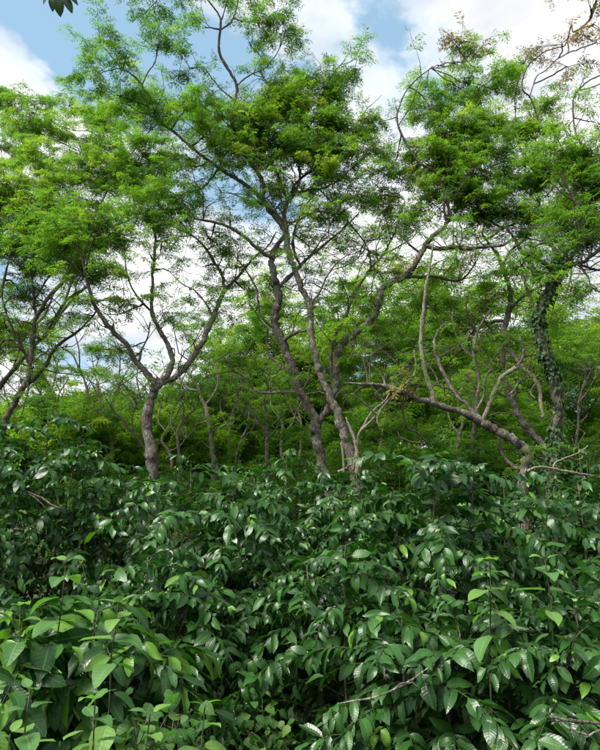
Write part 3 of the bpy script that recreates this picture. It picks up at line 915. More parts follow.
for a in [(15, 235, 34, 28, -.3, 1.0, .5), (50, 215, 38, 30, -.2, 1.2, .55), (20, 190, 40, 30, 0, 1.2, .58), (75, 190, 36, 28, .2, 1.2, .5), (45, 160, 40, 28, .4, 1.2, .56), (100, 165, 34, 30, .5, 1.2, .46), (130, 150, 34, 30, .7, 1.2, .36), (160, 160, 30, 24, .7, 1.0, .38),
          (25, 125, 36, 22, .7, 1.1, .5), (80, 130, 38, 24, .8, 1.2, .54), (110, 115, 28, 18, 1.0, 1.1, .55), (-20, 200, 40, 60, 0, 1.0, .5), (20, 285, 30, 18, .2, .8, .5), (55, 265, 30, 16, .2, .8, .45), (10, 325, 26, 18, .3, .7, .45), (45, 320, 18, 10, .4, .4, .45), (85, 310, 20, 10, .4, .4, .42), (110, 240, 22, 14, .2, .8, .5), (130, 175, 30, 20, .3, .9, .48), (30, 255, 34, 18, -.2, .9, .48), (90, 235, 34, 20, 0, .9, .46), (60, 240, 36, 22, .3, .9, .5), (-25, 300, 26, 40, .2, .8, .45)]:
    G.pad(*a)
G.tangle(50, 0.6, 0.45)
G.finish()

G2 = Tree('shade_tree', 'shade tree rising behind the fanned dark stems, bare dark limb slanting into its leaves', 12.5, 18, 'dark_bark')
G2.limb([(-40, 455, 8), (-28, 425, 7.5), (-12, 402, 7), (2, 384, 7), (14, 369, 6.5), (26, 355, 6), (38, 342, 5.5), (50, 330, 5), (62, 312, 4.5), (78, 294, 4), (94, 280, 3)], 0.3, root=True)
G2.limb([(14, 369, 5), (20, 345, 4), (30, 330, 3.6), (44, 316, 3), (52, 298, 2.4)], 0.6)
G2.limb([(62, 312, 3.6), (72, 280, 3.2), (84, 240, 3), (100, 205, 2.8), (120, 170, 2.4), (150, 130, 2)], 1.0)
G2.limb([(-8, 398, 5), (0, 345, 4.5), (18, 339, 4), (32, 330, 3.4)], -0.5)
for a in [(20, 105, 40, 20, 1.0, 1.2, .45), (70, 100, 36, 16, 1.2, 1.2, .5), (120, 100, 36, 18, 1.2, 1.2, .5), (160, 115, 34, 22, 1.2, 1.2, .42), (200, 120, 30, 20, 1.4, .9, .5), (0, 140, 36, 30, .8, 1.2, .5), (140, 185, 34, 26, 1.0, 1.0, .4), (165, 215, 26, 16, 1.2, .6, .4), (85, 370, 26, 12, .8, .5, .4), (60, 355, 22, 12, .6, .4, .4), (150, 90, 30, 16, 1.2, .9, .5), (10, 355, 18, 14, 0, .5, .45), (-20, 90, 40, 24, 1, 1, .45)]:
    G2.pad(*a)
G2.tangle(30, 0.6, 0.42)
G2.finish()
TREES = [A, Bt, C, Dt, E, Ft, G, G2]


# ------------------------------------------------------------------ trees of the wood behind: three kinds, copied
def wood_tree(kind, seed, H, crown_r, tint, nclump, bare):
    """a tree at the origin; its parts are copied for every other one of its kind"""
    T = Tree('wood_tree', 'x', 0, seed, 'bark', templates=FRONDS_FAR, frond_len=0.24)
    r = T.rng
    T.base = np.zeros(3)
    T.root = thing('wood_tree', 'x', 'tree')
    top = []
    nst = 1 + int(bare)
    first = True
    for sidx in range(nst):
        lean = r.standard_normal(2) * 0.10 * H
        tb = Tubes()
        hs = np.linspace(-0.1, H * 0.6, 8)
        p = np.stack([lean[0] * (hs / H) ** 1.3 + 0.10 * r.standard_normal(8) * (hs > .2), lean[1] * (hs / H) ** 1.3 + 0.10 * r.standard_normal(8) * (hs > .2), hs], 1)
        c = catmull(np.column_stack([p, np.linspace(0.017 * H, 0.009 * H, 8)]), 3)
        tb.add(c[:, :3], c[:, 3], 7, 0.06, r)
        link('trunk', tb.mesh('trunk'), T.root, M['bark'])
        for q in range(5):
            k = r.integers(8, len(c) - 1) if q else len(c) - 1
            a = c[k, :3]
            th = r.uniform(0, 2 * math.pi)
            L = H * r.uniform(0.22, 0.42)
            e = a + np.array([math.cos(th) * L * .75, math.sin(th) * L * .75, L * r.uniform(.45, .95)])
            tb = Tubes()
            s = np.linspace(0, 1, 7)[:, None]
            pp = a * (1 - s) + e * s + np.array([0, 0, -.12 * L]) * np.sin(s * math.pi) + r.standard_normal((7, 3)) * 0.02 * L * (s > 0)
            tb.add(pp, np.linspace(c[k, 3] * .7, 0.012, 7), 5)
            link('branch', tb.mesh('branch'), T.root, M['bark'])
            for w in pp[2:]:
                top.append(w)
    top = np.array(top)
    npad = 11
    pads = []
    for k in range(npad):
        q = r.standard_normal(3)
        q /= np.linalg.norm(q)
        pads.append((np.array([0, 0, H * 0.64]) + q * np.array([crown_r, crown_r, H * 0.33]) * r.uniform(.35, 1.0), r.uniform(.22, .42) * crown_r, np.clip(tint + r.standard_normal() * .2, .05, .92)))
    for k in range(nclump):
        pc, pr, pt = pads[r.integers(npad)]
        q = r.standard_normal(3) * np.array([1, 1, .55])
        e = pc + q / np.linalg.norm(q) * pr * r.uniform(.2, 1.15)
        j = np.argmin(np.linalg.norm(top - e, axis=1))
        T.twig(top[j], e, 0.012, 0.005, .12, 5, 3)
        for z in range(9):
            dv = r.standard_normal(3)
            dv[2] *= .45
            T.spray(e + r.standard_normal(3) * np.array([.32, .32, .2]), dv, r.uniform(.4, .8), 12, np.clip(pt + r.standard_normal() * .10, .02, 1))
    T.finish()
    return T.root


def copy_thing(root, loc, rz, sc, label, group):
    c = root.copy()
    COL.objects.link(c)
    c.location = loc
    c.rotation_euler = (0, 0, rz)
    c.scale = (sc, sc, sc)
    c['label'] = label
    c['group'] = group
    for ch in list(root.children):
        d = ch.copy()
        COL.objects.link(d)
        d.parent = c
    return c


def place_kind(proto, spots, kind, group):
    r = random.Random(kind)
    for i, (px, D, sc, where) in enumerate(spots):
        label = kind + ' ' + where
        x = (px - W0 / 2) / F0 * D / CP
        loc = (x, D, ground_z(x, D))
        if i == 0:
            proto.location = loc
            proto.rotation_euler = (0, 0, r.uniform(0, 6.28))
            proto.scale = (sc, sc, sc)
            proto['label'], proto['group'] = label, group
        else:
            copy_thing(proto, loc, r.uniform(0, 6.28), sc, label, group)


GB = 'trees of the wood behind the coffee plot'
place_kind(wood_tree('tall', 31, 9.0, 3.0, .52, 64, 0),
           [(395, 17, .95, 'behind the bowed elbow stem'), (480, 16, .92, 'behind the sprawling crooked trunk'),
            (560, 16.5, .84, 'behind the ivy trunk'), (20, 19, .72, 'behind the fanned dark stems'), (340, 21, 1.0, 'behind the pale leaning trunk'),
            (430, 23, 1.2, 'filling the space over the level limb'), (515, 22, 1.15, 'behind the twisting brown trunk'), (295, 19.5, 1.05, 'seen through the fork of the twin stems'), (245, 21, 1.02, 'rising over the bare pale stems'), (-80, 18, 1.1, 'past the fanned dark stems'), (650, 22, 1.2, 'past the ivy trunk')],
           'tall tree with airy green crown', GB)
place_kind(wood_tree('low', 32, 6.0, 2.7, .56, 56, 1),
           [(112, 16, .88, 'beside the forked trunk'), (205, 18, 1.05, 'behind the bare pale stems'), (60, 20, 1.05, 'below the white sky gap'), (290, 21, 1.3, 'seen past the dark twigged shrub'),
            (370, 26, 1.4, 'far beyond the elbow stem'), (160, 22, 1.15, 'framed by the forked limbs'), (470, 28, 1.6, 'far beyond the level limb'),
            (10, 22, 1.1, 'below the fanned dark stems'), (320, 30, 1.5, 'far beyond the twin stems'), (560, 29, 1.6, 'far beyond the ivy trunk'), (95, 26, 1.4, 'beyond the spindly sapling'), (210, 28, 1.5, 'far beyond the bare pale stems'), (82, 15, .88, 'behind the spindly sapling'), (28, 15, .9, 'over the top of the tallest coffee bush'), (140, 19, 1.08, 'seen under the forked limbs'), (185, 16, .92, 'behind the pale zigzag stem')],
           'low yellowish green tree', GB)
place_kind(wood_tree('shrubby', 33, 3.6, 2.2, .62, 46, 1),
           [(350, 13.5, .85, 'at the foot of the pale leaning trunk'), (400, 14, .9, 'under the level limb'), (455, 13, .85, 'beside the dark straight stems'), (590, 12.5, .9, 'beside the ivy trunk'),
            (230, 16, .75, 'under the bare pale stems'), (170, 17, .7, 'just behind the forked trunk'), (290, 15, .75, 'under the bare dark shrub'), (90, 17, .75, 'behind the thin grey sapling'),
            (40, 16, .7, 'above the tallest coffee bush'), (520, 14.5, .95, 'behind the crooked trunk'), (420, 19, 1.1, 'deep below the level limb'), (330, 18, .95, 'between the twin stemmed and leaning trunks'),
            (250, 21, .9, 'deep behind the bare shrub'), (130, 22, .95, 'deep behind the forked trunk'), (480, 24, 1.4, 'deep behind the sprawling tree'), (60, 28, 1.2, 'deep below the white sky gap'), (180, 29, 1.2, 'deep behind the zigzag stem'), (585, 24, 1.4, 'deep behind the ivy trunk'), (212, 12.4, .58, 'around the foot of the stout crooked stem'), (252, 12.0, .56, 'before the dark many-twigged shrub'), (292, 12.6, .6, 'close beside the twin stemmed trunk'), (125, 12.2, .56, 'beside the slanting stem by the forked trunk'), (382, 12.2, .6, 'around the thin forked dead branch')],
           'shrubby dark green understorey tree', 'understorey trees in the wood')

# thin bare-stemmed saplings seen between the main trunks
SAP = [
    (14.0, [(112, 465, 6), (111, 440, 5.5), (107, 418, 5), (100, 402, 4.5), (97, 385, 3)], [[(107, 418, 3), (114, 402, 2.4), (118, 386, 2)], [(110, 435, 2.4), (101, 424, 2), (96, 412, 1.5)]], 'thin grey sapling with crooked stem near the forked trunk'),
    (12.0, [(150, 462, 4), (143, 446, 4), (134, 434, 3.6), (125, 425, 3.4), (117, 415, 3), (110, 406, 2.6)], [[(134, 434, 2.4), (132, 420, 2), (136, 405, 1.6)]], 'slender stem slanting away behind the forked trunk'),
    (15.0, [(90, 470, 4), (91, 430, 4), (88, 400, 3.8), (85, 382, 3.4), (78, 366, 3), (72, 354, 2.6), (62, 348, 2)], [[(79, 368, 2.4), (79, 350, 2), (75, 335, 1.6)], [(86, 388, 2), (94, 374, 1.8), (98, 360, 1.5)]], 'spindly sapling with fine spreading twigs against white sky'),
    (13.5, [(172, 468, 5), (169, 452, 4.6), (162, 441, 4), (166, 431, 3.6), (174, 419, 3.2), (180, 408, 2.4)], [[(166, 431, 3), (158, 420, 2.4), (160, 408, 1.8)], [(169, 452, 3), (180, 446, 2.4), (186, 438, 1.8)]], 'pale zigzag bare shrub stem just behind the forked trunk'),
    (13.0, [(181, 470, 5), (179, 452, 4.6), (177, 434, 4.2), (181, 423, 3.8), (189, 414, 3.2), (196, 410, 2.2)], [[(177, 436, 3), (171, 424, 2.4), (173, 410, 1.8), (179, 400, 1.4)], [(183, 421, 2.6), (184, 408, 2), (180, 398, 1.5)]], 'pale bare sapling with upswept twigs'),
    (14.5, [(214, 470, 8), (212, 450, 7.5), (210, 428, 7), (207, 411, 6), (201, 397, 5), (197, 386, 4), (190, 376, 3)], [[(209, 420, 4), (198, 424, 3), (190, 432, 2.4), (184, 440, 2)], [(211, 432, 4), (222, 426, 3), (232, 424, 2.6)], [(205, 406, 3.4), (214, 394, 3), (218, 380, 2.4), (214, 366, 1.8)], [(212, 448, 3), (200, 440, 2.4), (190, 430, 2)]], 'pale bare-branched tree with stout crooked stem and sideways twigs'),
    (15.5, [(230, 470, 5), (230, 450, 4.8), (229, 430, 4.6), (233, 414, 4.2), (236, 402, 4), (243, 388, 3.2), (247, 374, 2.4)], [[(230, 428, 3), (222, 416, 2.6), (220, 402, 2)], [(235, 404, 2.6), (230, 392, 2), (231, 378, 1.8)]], 'upright grey sapling with forked top'),
    (14.0, [(236, 470, 4), (238, 450, 4), (243, 437, 3.6), (248, 426, 3), (249, 414, 2.4)], [[(243, 437, 2.4), (252, 430, 2), (258, 418, 1.6)]], 'short slanting bare stem'),
    (13.0, [(268, 470, 6), (267, 454, 5.6), (266, 432, 5.4), (259, 424, 4.6), (252, 412, 4), (248, 402, 3.4), (238, 398, 2.4)], [[(266, 434, 4.6), (268, 418, 4), (264, 400, 3.4), (268, 384, 2.6), (262, 372, 2)], [(267, 440, 3), (276, 430, 2.6), (280, 418, 2.2), (288, 408, 1.8)], [(259, 424, 2.4), (250, 424, 2), (244, 418, 1.6)]], 'dark many-twigged bare shrub by the twin stemmed tree'),
    (15.0, [(284, 470, 4.4), (281, 446, 4.2), (283, 428, 4), (278, 414, 3.6), (281, 398, 3), (276, 384, 2.4)], [[(282, 436, 2.6), (292, 424, 2.2), (296, 412, 1.8)], [(279, 416, 2.2), (272, 408, 2), (270, 396, 1.6)]], 'greyish sapling with thin wavering stem'),
    (14.0, [(456, 480, 7), (457, 455, 6.6), (460, 435, 6), (463, 420, 5.5), (458, 402, 4.5), (464, 385, 3.6)], [[(460, 435, 3), (450, 420, 2.5), (447, 408, 2)]], 'dark upright stem in shade below the level limb'),
    (13.0, [(470, 482, 7), (471, 460, 6.6), (472, 440, 6), (474, 425, 5.5), (470, 405, 4.5), (476, 388, 3.4)], [[(472, 440, 3), (482, 428, 2.4), (487, 415, 2)]], 'dark straight stem in shade below the sprawling tree'),
]
srng = random.Random(9)
for px, D, lab in [(100, 17, 'slim straight sapling between the thin grey sapling and forked trunk'), (130, 16, 'slim leaning sapling under the forked limbs'), (194, 17, 'slim pale sapling beside the stout crooked stem'),
                   (222, 16.5, 'slim sapling between the stout crooked stem and upright grey sapling'), (254, 17, 'slim sapling just before the dark many-twigged shrub'), (298, 16, 'slim pale sapling close to the twin stemmed trunk'),
                   (378, 15, 'slim sapling beyond the thin forked dead branch'), (432, 16, 'slim sapling in shade beneath the level limb'), (48, 17, 'slim sapling over the tallest coffee bush'), (575, 15, 'slim sapling beyond the ivy trunk')]:
    a1, a2 = srng.uniform(-7, 7), srng.uniform(-14, 14)
    main = [(px, 472, 4.4), (px + srng.uniform(-3, 3), 448, 4), (px + a1, 424, 3.6), (px + a1 + srng.uniform(-4, 4), 402, 3), (px + a2, 380, 2.2), (px + a2 + srng.uniform(-4, 4), 362, 1.6)]
    k1, k2 = main[2], main[3]
    SAP.append((D, main, [[(k1[0], k1[1], 2.4), (k1[0] + srng.choice((-1, 1)) * 9, k1[1] - 12, 2), (k1[0] + srng.choice((-1, 1)) * 14, k1[1] - 28, 1.4)],
                          [(k2[0], k2[1], 2.2), (k2[0] + srng.choice((-1, 1)) * 8, k2[1] - 9, 1.8), (k2[0] + srng.choice((-1, 1)) * 15, k2[1] - 22, 1.3)]], lab))
for i, (D, main, subs, lab) in enumerate(SAP):
    T = Tree('sapling', lab, D, 200 + i, 'dead_wood' if 'pale' in lab or 'grey' in lab else 'bark', 'bare saplings behind the main trunks')
    T.fat = 0.66
    T.limb(main, T.rng.uniform(-.3, .3), root=True)
    for sb in subs:
        T.limb(sb, T.rng.uniform(-.5, .5))
    ends = [main[-1]] + [s[-1] for s in subs]
    for e in ends:
        for _ in range(3):
            dx, dy = T.rng.uniform(-16, 16), T.rng.uniform(-22, -4)
            T.limb([(e[0], e[1], 1.6), (e[0] + dx * .5 + T.rng.uniform(-3, 3), e[1] + dy * .5, 1.3), (e[0] + dx, e[1] + dy, 1.0)], T.rng.uniform(-.3, .3), part='twig')
        T.pad(e[0] + T.rng.uniform(-4, 4), e[1] - 14, 16, 9, 0, .5, .58)
    T.finish()

# ------------------------------------------------------------------ coffee bushes
LEAF_SHAPES = [(.215, .25, .35, .044, 4, 0), (.225, .15, .55, .042, 5, .3), (.195, .35, .2, .05, 4, -.4), (.22, .2, .75, .042, 5, .2), (.235, .1, .4, .052, 3.5, -.2),
               (.205, .4, .5, .044, 4.5, .6), (.215, .3, 1.05, .05, 4, -.5), (.18, .5, .12, .04, 3, .15), (.225, .22, .62, .06, 3, .7)]
LEAF_HI = [leaf_template(5, 7, w, fo, dr, wv, nw, seed=s, twist=tw) for s, (w, fo, dr, wv, nw, tw) in enumerate(LEAF_SHAPES)]
LEAF_LO = [leaf_template(3, 4, w, fo, dr, wv, nw, seed=s, twist=tw) for s, (w, fo, dr, wv, nw, tw) in enumerate(LEAF_SHAPES)]


def leaf_meshes(name, tmpls, mat):
    out = []
    for yv in (0.0, 0.7):
        row = []
        for tv, tf, tu in tmpls:
            me = np_mesh(name, tv, tf, {'tint': np.zeros(len(tv)), 'young': np.full(len(tv), yv)}, tu)
            me.materials.append(mat)
            row.append(me)
        out.append(row)
    return out


COFFEE_ME = leaf_meshes('leaf', LEAF_HI, M['coffee'])


class Bush:
    def __init__(self, px, D, ytop, spread, label, seed, nbr=64, leaf=0.135, low=0.22, stems=3, group='coffee bushes of the plot', solo=True, gap=.0345):
        self.gap = gap
        self.fresh = 0.22 if 'pale weed' in label else 0.008      # share of fresh light leaves
        leaf *= 0.72 if D > 3.3 else 0.78
        self.rng = np.random.default_rng(seed)
        r = self.rng
        top = P(px, ytop - 20, D)
        self.base = np.array([top[0], D, ground_z(top[0], D)])
        H = top[2] - self.base[2]
        self.root = thing('coffee_bush', label, 'bush', self.base, group)
        self.solo = solo
        self.tw = Tubes()
        self.L = []
        self.berry = []
        for s in range(stems):
            th = r.uniform(0, 6.28)
            off = np.array([math.cos(th), math.sin(th)]) * 0.10
            hs = np.linspace(-0.08, H * r.uniform(.80, .92) if s else H * .93, 9)
            ln = np.array([math.cos(th), math.sin(th)]) * spread * (0.34 if s else 0.08)
            k = np.clip(hs / H, 0, 1)[:, None]
            p = np.column_stack([self.base[:2] + off * (1 if s else 0) + ln * k ** 1.2 + r.standard_normal((9, 2)) * .012, hs + self.base[2]])
            c = catmull(np.column_stack([p, np.linspace(.015, .0035, 9)]), 3)
            tb = Tubes()
            tb.add(c[:, :3], c[:, 3], 7, .05, r)
            link('stem', tb.mesh('stem', self.base), self.root, M['coffee_wood'])
            nb = nbr // stems
            ph = r.uniform(0, 6.28)
            for b in range(nb):
                f = low + (1 - low) * ((b + r.uniform(-.3, .3)) / nb)
                f = min(max(f, low), .99)
                k = int(f * (len(c) - 1))
                a = c[k, :3]
                az = ph + b * 1.70 + r.uniform(-.4, .4)
                Lb = spread * (0.40 + 0.66 * math.sin(math.pi * min(1, .14 + .74 * (1 - f)))) * r.uniform(.7, 1.1)
                if f > .85:
                    Lb *= 1.0 - (f - .85) * 2.4
                self.branch(a, az, Lb, f, leaf)
            # leading shoot
            for z in range(4):
                self.branch(c[-1, :3] - [0, 0, .05 * z], z * 1.57 + ph, r.uniform(.14, .3), 1.0, leaf * .95, rise=r.uniform(.2, .6))
        pos, dr, up, sc, wh, yg = [np.concatenate([l[k] for l in self.L]) for k in range(6)]
        self.pos, self.sc, self.wh, self.yg = pos, sc, wh, yg
        self.Bm = basis(dr, up)
        self.tint = r.uniform(0, 1, len(pos))

    def branch(self, a, az, Lb, f, leaf, rise=None):
        r = self.rng
        hd = np.array([math.cos(az), math.sin(az), 0.0])
        sd = np.array([-hd[1], hd[0], 0.0])
        up0 = r.uniform(.25, .6) if rise is None else rise
        dro = r.uniform(.5, .95) * (0.6 if f > .85 else 1)
        s = np.linspace(0, 1, 7)
        p = a + hd * (s * Lb)[:, None] + np.array([0, 0, 1.0]) * ((up0 * s - dro * s ** 2.2) * Lb)[:, None] + sd * (r.uniform(-.18, .18) * s ** 2 * Lb)[:, None]
        self.tw.add(p, np.linspace(.0042, .0016, 7), 3)
        n = max(3, int(Lb / self.gap))
        ls = np.linspace(.16 if Lb > .4 else .1, 1.0, n) + r.uniform(-.012, .012, n)
        ls = np.clip(ls, 0, 1)
        q = np.array([np.interp(ls, s, p[:, k]) for k in range(3)]).T
        tan = np.gradient(p, axis=0)
        tq = np.array([np.interp(ls, s, tan[:, k]) for k in range(3)]).T
        tq /= np.linalg.norm(tq, axis=1)[:, None]
        P_, D_, U_, S_, W_, Y_ = [], [], [], [], [], []
        for i in range(n):
            tip = ls[i]
            for sg in (-1, 1):
                if r.uniform() < .08:
                    continue
                d = tq[i] * r.uniform(.35, .9) + sd * sg * r.uniform(.55, 1.0) + np.array([0, 0, -1]) * r.uniform(-.25, .6)
                if i == n - 1:
                    d = tq[i] * 1.2 + sd * sg * .5 + np.array([0, 0, .15])
                d += r.standard_normal(3) * .26
                u = np.array([0, 0, 1.0]) + hd * .25 + r.standard_normal(3) * .42
                z = leaf * r.uniform(.58, 1.28) * (1.0 if tip < .85 else r.uniform(.55, .95))
                P_.append(q[i] + sd * sg * .004)
                D_.append(d)
                U_.append(u)
                S_.append(z)
                W_.append(r.integers(0, len(LEAF_SHAPES)))
                Y_.append(1.0 if (tip > .95 and r.uniform() < .22) or r.uniform() < self.fresh else 0.0)
            if .3 < tip < .8 and r.uniform() < .010:
                self.berry.append(q[i])
        if P_:
            self.L.append((np.array(P_), np.array(D_), np.array(U_), np.array(S_), np.array(W_), np.array(Y_)))


TB = 'coffee bush with drooping glossy leaves '
BUSH = [
    # px, depth, y of its top, spread, label, branches, leaf length
    (44, 5.2, 412, .95, 'tallest dark coffee bush, its rounded top below the fanned dark stems', 84, .14),
    (-40, 4.4, 452, .85, 'dark coffee bush crowded beside the tallest bush, lower than it', 66, .14),
    (125, 5.4, 474, .80, 'dark coffee bush filling the dip between the tallest bush and forked trunk', 66, .14),
    (188, 4.3, 462, .85, 'coffee bush with pale shining upper leaves standing before the forked trunk', 84, .145),
    (288, 5.6, 456, .80, 'small topped coffee bush before the bare dark twigged shrub', 70, .14),
    (245, 6.9, 482, .78, 'half hidden coffee bush behind its neighbours, below the bare saplings', 50, .13),
    (350, 5.6, 478, .78, 'coffee bush crowding the foot of the leaning pale trunk', 60, .13),
    (428, 4.0, 455, .92, 'broad coffee bush with bright new leaves on its domed top', 92, .145),
    (505, 5.2, 492, .78, 'coffee bush at the foot of the sprawling tree trunk', 66, .14),
    (580, 4.3, 482, .85, 'coffee bush under the bare horizontal stick, beside the ivy trunk', 78, .14),
    (640, 5.0, 462, .85, 'coffee bush just past the tip of the bare horizontal stick', 56, .14),
    (140, 3.5, 560, .66, 'coffee bush with hanging leaves below the pale shining one', 66, .14),
    (345, 3.5, 545, .70, 'low coffee bush leaning into the shaded gap', 70, .14),
    (395, 2.95, 618, .66, 'low coffee bush with dark quilted leaves in front of the domed one', 66, .135),
    (510, 2.9, 612, .66, 'low coffee bush whose leaf tips reach over the dry twigs', 66, .135),
    (600, 3.0, 580, .64, 'low coffee bush with pale green new leaves above the dry twig bundle', 60, .135),
    (88, 2.75, 612, .60, 'low coffee bush with long striped hanging leaves beside the pale weed', 66, .19),
    (268, 4.2, 578, .62, 'shaded coffee bush deep in the gap between the mounds', 60, .14),
    (-10, 2.9, 590, .62, 'low coffee bush with broad leaves behind the pale weed', 60, .18),
]
FARB = [(580, 8.0, 450, .95, 60, 'behind the level stick'), (532, 9.6, 466, .9, 50, 'between the crooked trunk and ivy trunk'), (430, 8.6, 474, .9, 50, 'below the level limb'), (625, 9.0, 440, 1.0, 60, 'standing farthest past the ivy trunk'),
        (395, 10.5, 466, .9, 50, 'behind the thin forked dead branch'), (75, 8.6, 456, .9, 50, 'peeping over the tallest bush'), (180, 9.0, 474, .9, 44, 'touching the forked trunk'), (260, 10.2, 470, .9, 44, 'at the foot of the dark twigged shrub'),
        (305, 8.6, 488, .80, 44, 'at the foot of the twin stemmed tree'), (480, 11.5, 455, 1.0, 50, 'under the dark straight stems'), (560, 11.0, 436, 1.1, 54, 'behind the ivy trunk')]
bushes = []
for i, (px, D, yt, sp, lab, nb, lf) in enumerate(BUSH):
    bushes.append(Bush(px, D, yt, sp, lab, 400 + i, int(nb * (1.26 if 3.8 < D < 6 else 1.0)), lf))
for i, (px, D, yt, sp, nb, where) in enumerate(FARB):
    bushes.append(Bush(px, D, yt, sp, 'dark shaded coffee bush ' + where, 500 + i, nb, .14, .25, 3, 'coffee bushes among the trunks', solo=False, gap=.085))

# which leaves show: a coarse near-to-far ownership of the picture, then each bush's 300 largest become leaves of their own
allp = np.concatenate([b.pos + b.Bm[:, :, 1] * b.sc[:, None] * .5 for b in bushes])
alls = np.concatenate([b.sc for b in bushes])
alln = np.concatenate([b.Bm[:, :, 2] for b in bushes])
allB = np.concatenate([np.full(len(b.pos), i) for i, b in enumerate(bushes)])
allI = np.concatenate([np.arange(len(b.pos)) for b in bushes])
x, y, dist = project(allp)
view = allp - np.array([0, 0, EYE])
view /= np.linalg.norm(view, axis=1)[:, None]
face = np.abs((view * alln).sum(1)) * .8 + .2
GS = 0.5
own = np.full((int(H0 * GS), int(W0 * GS)), -1, int)
rad = alls * .30 * F0 / dist * GS
order = np.argsort(-dist)
for k in order:
    if not (-5 < x[k] < W0 + 5 and -5 < y[k] < H0 + 5):
        continue
    R_ = max(.5, rad[k])
    Rv = max(.5, rad[k] * face[k] + .3)
    x0, x1 = int(x[k] * GS - R_), int(x[k] * GS + R_) + 1
    y0, y1 = int(y[k] * GS - Rv), int(y[k] * GS + Rv) + 1
    own[max(0, y0):max(0, y1), max(0, x0):max(0, x1)] = k
cnt = np.bincount(own[own >= 0], minlength=len(allp))

n_solo = 0
for bi, b in enumerate(bushes):
    sel = np.where(allB == bi)[0]
    c = cnt[sel]
    solo = np.zeros(len(sel), bool)
    if b.solo:
        o = np.argsort(-c)
        o = o[c[o] >= 8][:300]
        solo[o] = True
    for j in np.where(solo)[0]:
        me = COFFEE_ME[int(b.yg[j])][b.wh[j]]
        ob = bpy.data.objects.new('leaf', me)
        COL.objects.link(ob)
        ob.parent = b.root
        m4 = Matrix.Identity(4)
        R3 = b.Bm[j] * b.sc[j]
        lp = b.pos[j] - b.base
        for a_ in range(3):
            for c_ in range(3):
                m4[a_][c_] = R3[a_, c_]
            m4[a_][3] = lp[a_]
        ob.matrix_local = m4
        n_solo += 1
    rest = ~solo
    me = leaves_mesh('foliage', b.pos[rest], b.Bm[rest], b.sc[rest], b.tint[rest], b.yg[rest] * .7, b.wh[rest], LEAF_LO, b.base)
    o = link('foliage', me, b.root, M['coffee'])
    o['kind'] = 'stuff'
    link('branches', b.tw.mesh('branches', b.base), b.root, M['green_twig'])['kind'] = 'stuff'
    if b.berry and b.solo:
        tb = Tubes()
        for q in b.berry:
            for z in range(4):
                a_ = q + b.rng.standard_normal(3) * .011
                tb.add([a_ - [0, 0, .007], a_ - [0, 0, .004], a_, a_ + [0, 0, .004], a_ + [0, 0, .006]], [.001, .0055, .0068, .0055, .002], 5)
        link('cherries', tb.mesh('cherries', b.base), b.root, M['cherry'])['kind'] = 'stuff'
print('solo leaves', n_solo, 'all leaves', len(allp))

# ------------------------------------------------------------------ weeds and creepers
WEED_T = [leaf_template(5, 7, w, fo, dr, .03, 4, base=.7, seed=s) for s, (w, fo, dr) in enumerate([(.30, .15, .3), (.33, .2, .5), (.28, .25, .15)])]
WEED_ME = leaf_meshes('weed_leaf', WEED_T, M['weed'])
CREEP_T = [leaf_template(3, 6, w, fo, dr, .03, 3, base=.6, seed=s) for s, (w, fo, dr) in enumerate([(.42, .15, .3), (.38, .2, .5)])]
CREEP_ME = leaf_meshes('creeper_leaf', CREEP_T, M['creeper'])
SHADE_ME = leaf_meshes('overhead_leaf', WEED_T, M['shade_leaf'])
SHADEC_ME = leaf_meshes('overhead_leaf', LEAF_HI, M['shade_leaf'])


def leaf_obj(parent, base, me, pos, d, up, s):
    B = basis(np.array([d], float), np.array([up], float))[0] * s
    ob = bpy.data.objects.new('leaf', me)
    COL.objects.link(ob)
    ob.parent = parent
    lp = np.asarray(pos) - base
    ob.matrix_local = Matrix([[*B[0], lp[0]], [*B[1], lp[1]], [*B[2], lp[2]], [0, 0, 0, 1]])


def stalk_plant(name, label, cat, px, py, D, group, meshes, leaf, nodes, seed, young=.3, gap=.05, spreadf=1.0, mat='green_twig'):
    """an upright weed: a stalk with opposite leaves, its top seen at (px, py)"""
    r = np.random.default_rng(seed)
    top = P(px, py, D)
    base = np.array([top[0] + r.uniform(-.08, .08), D + r.uniform(-.05, .1), 0])
    base[2] = ground_z(base[0], base[1])
    root = thing(name, label, cat, base, group)
    s = np.linspace(0, 1, 8)[:, None]
    p = base * (1 - s) + top * s + r.standard_normal((8, 3)) * .008
    p[0] = base - [0, 0, .03]
    p[-1] = top
    tb = Tubes()
    tb.add(p, np.linspace(.006, .0025, 8), 5)
    link('stalk', tb.mesh('stalk', base), root, M[mat])
    L = np.linalg.norm(top - base)
    az = r.uniform(0, 6.28)
    for i in range(nodes):
        a = top - (top - base) / L * gap * i * (1 + .12 * i)
        sz = leaf * (0.55 + .45 * min(1, i / 2.0)) * r.uniform(.85, 1.15)
        for k in range(2):
            th = az + i * 1.57 + k * math.pi + r.uniform(-.25, .25)
            d = np.array([math.cos(th), math.sin(th), .45 - .2 * i + r.uniform(-.2, .2)])
            u = np.array([0, 0, 1.0]) + np.array([math.cos(th), math.sin(th), 0]) * .15 + r.standard_normal(3) * .15
            y_ = 1 if r.uniform() < young else 0
            st = a + d / np.linalg.norm(d) * sz * .18
            tb2 = Tubes()
            leaf_obj(root, base, meshes[y_][r.integers(len(meshes[0]))], a + d * .01, d, u, sz)
    return root


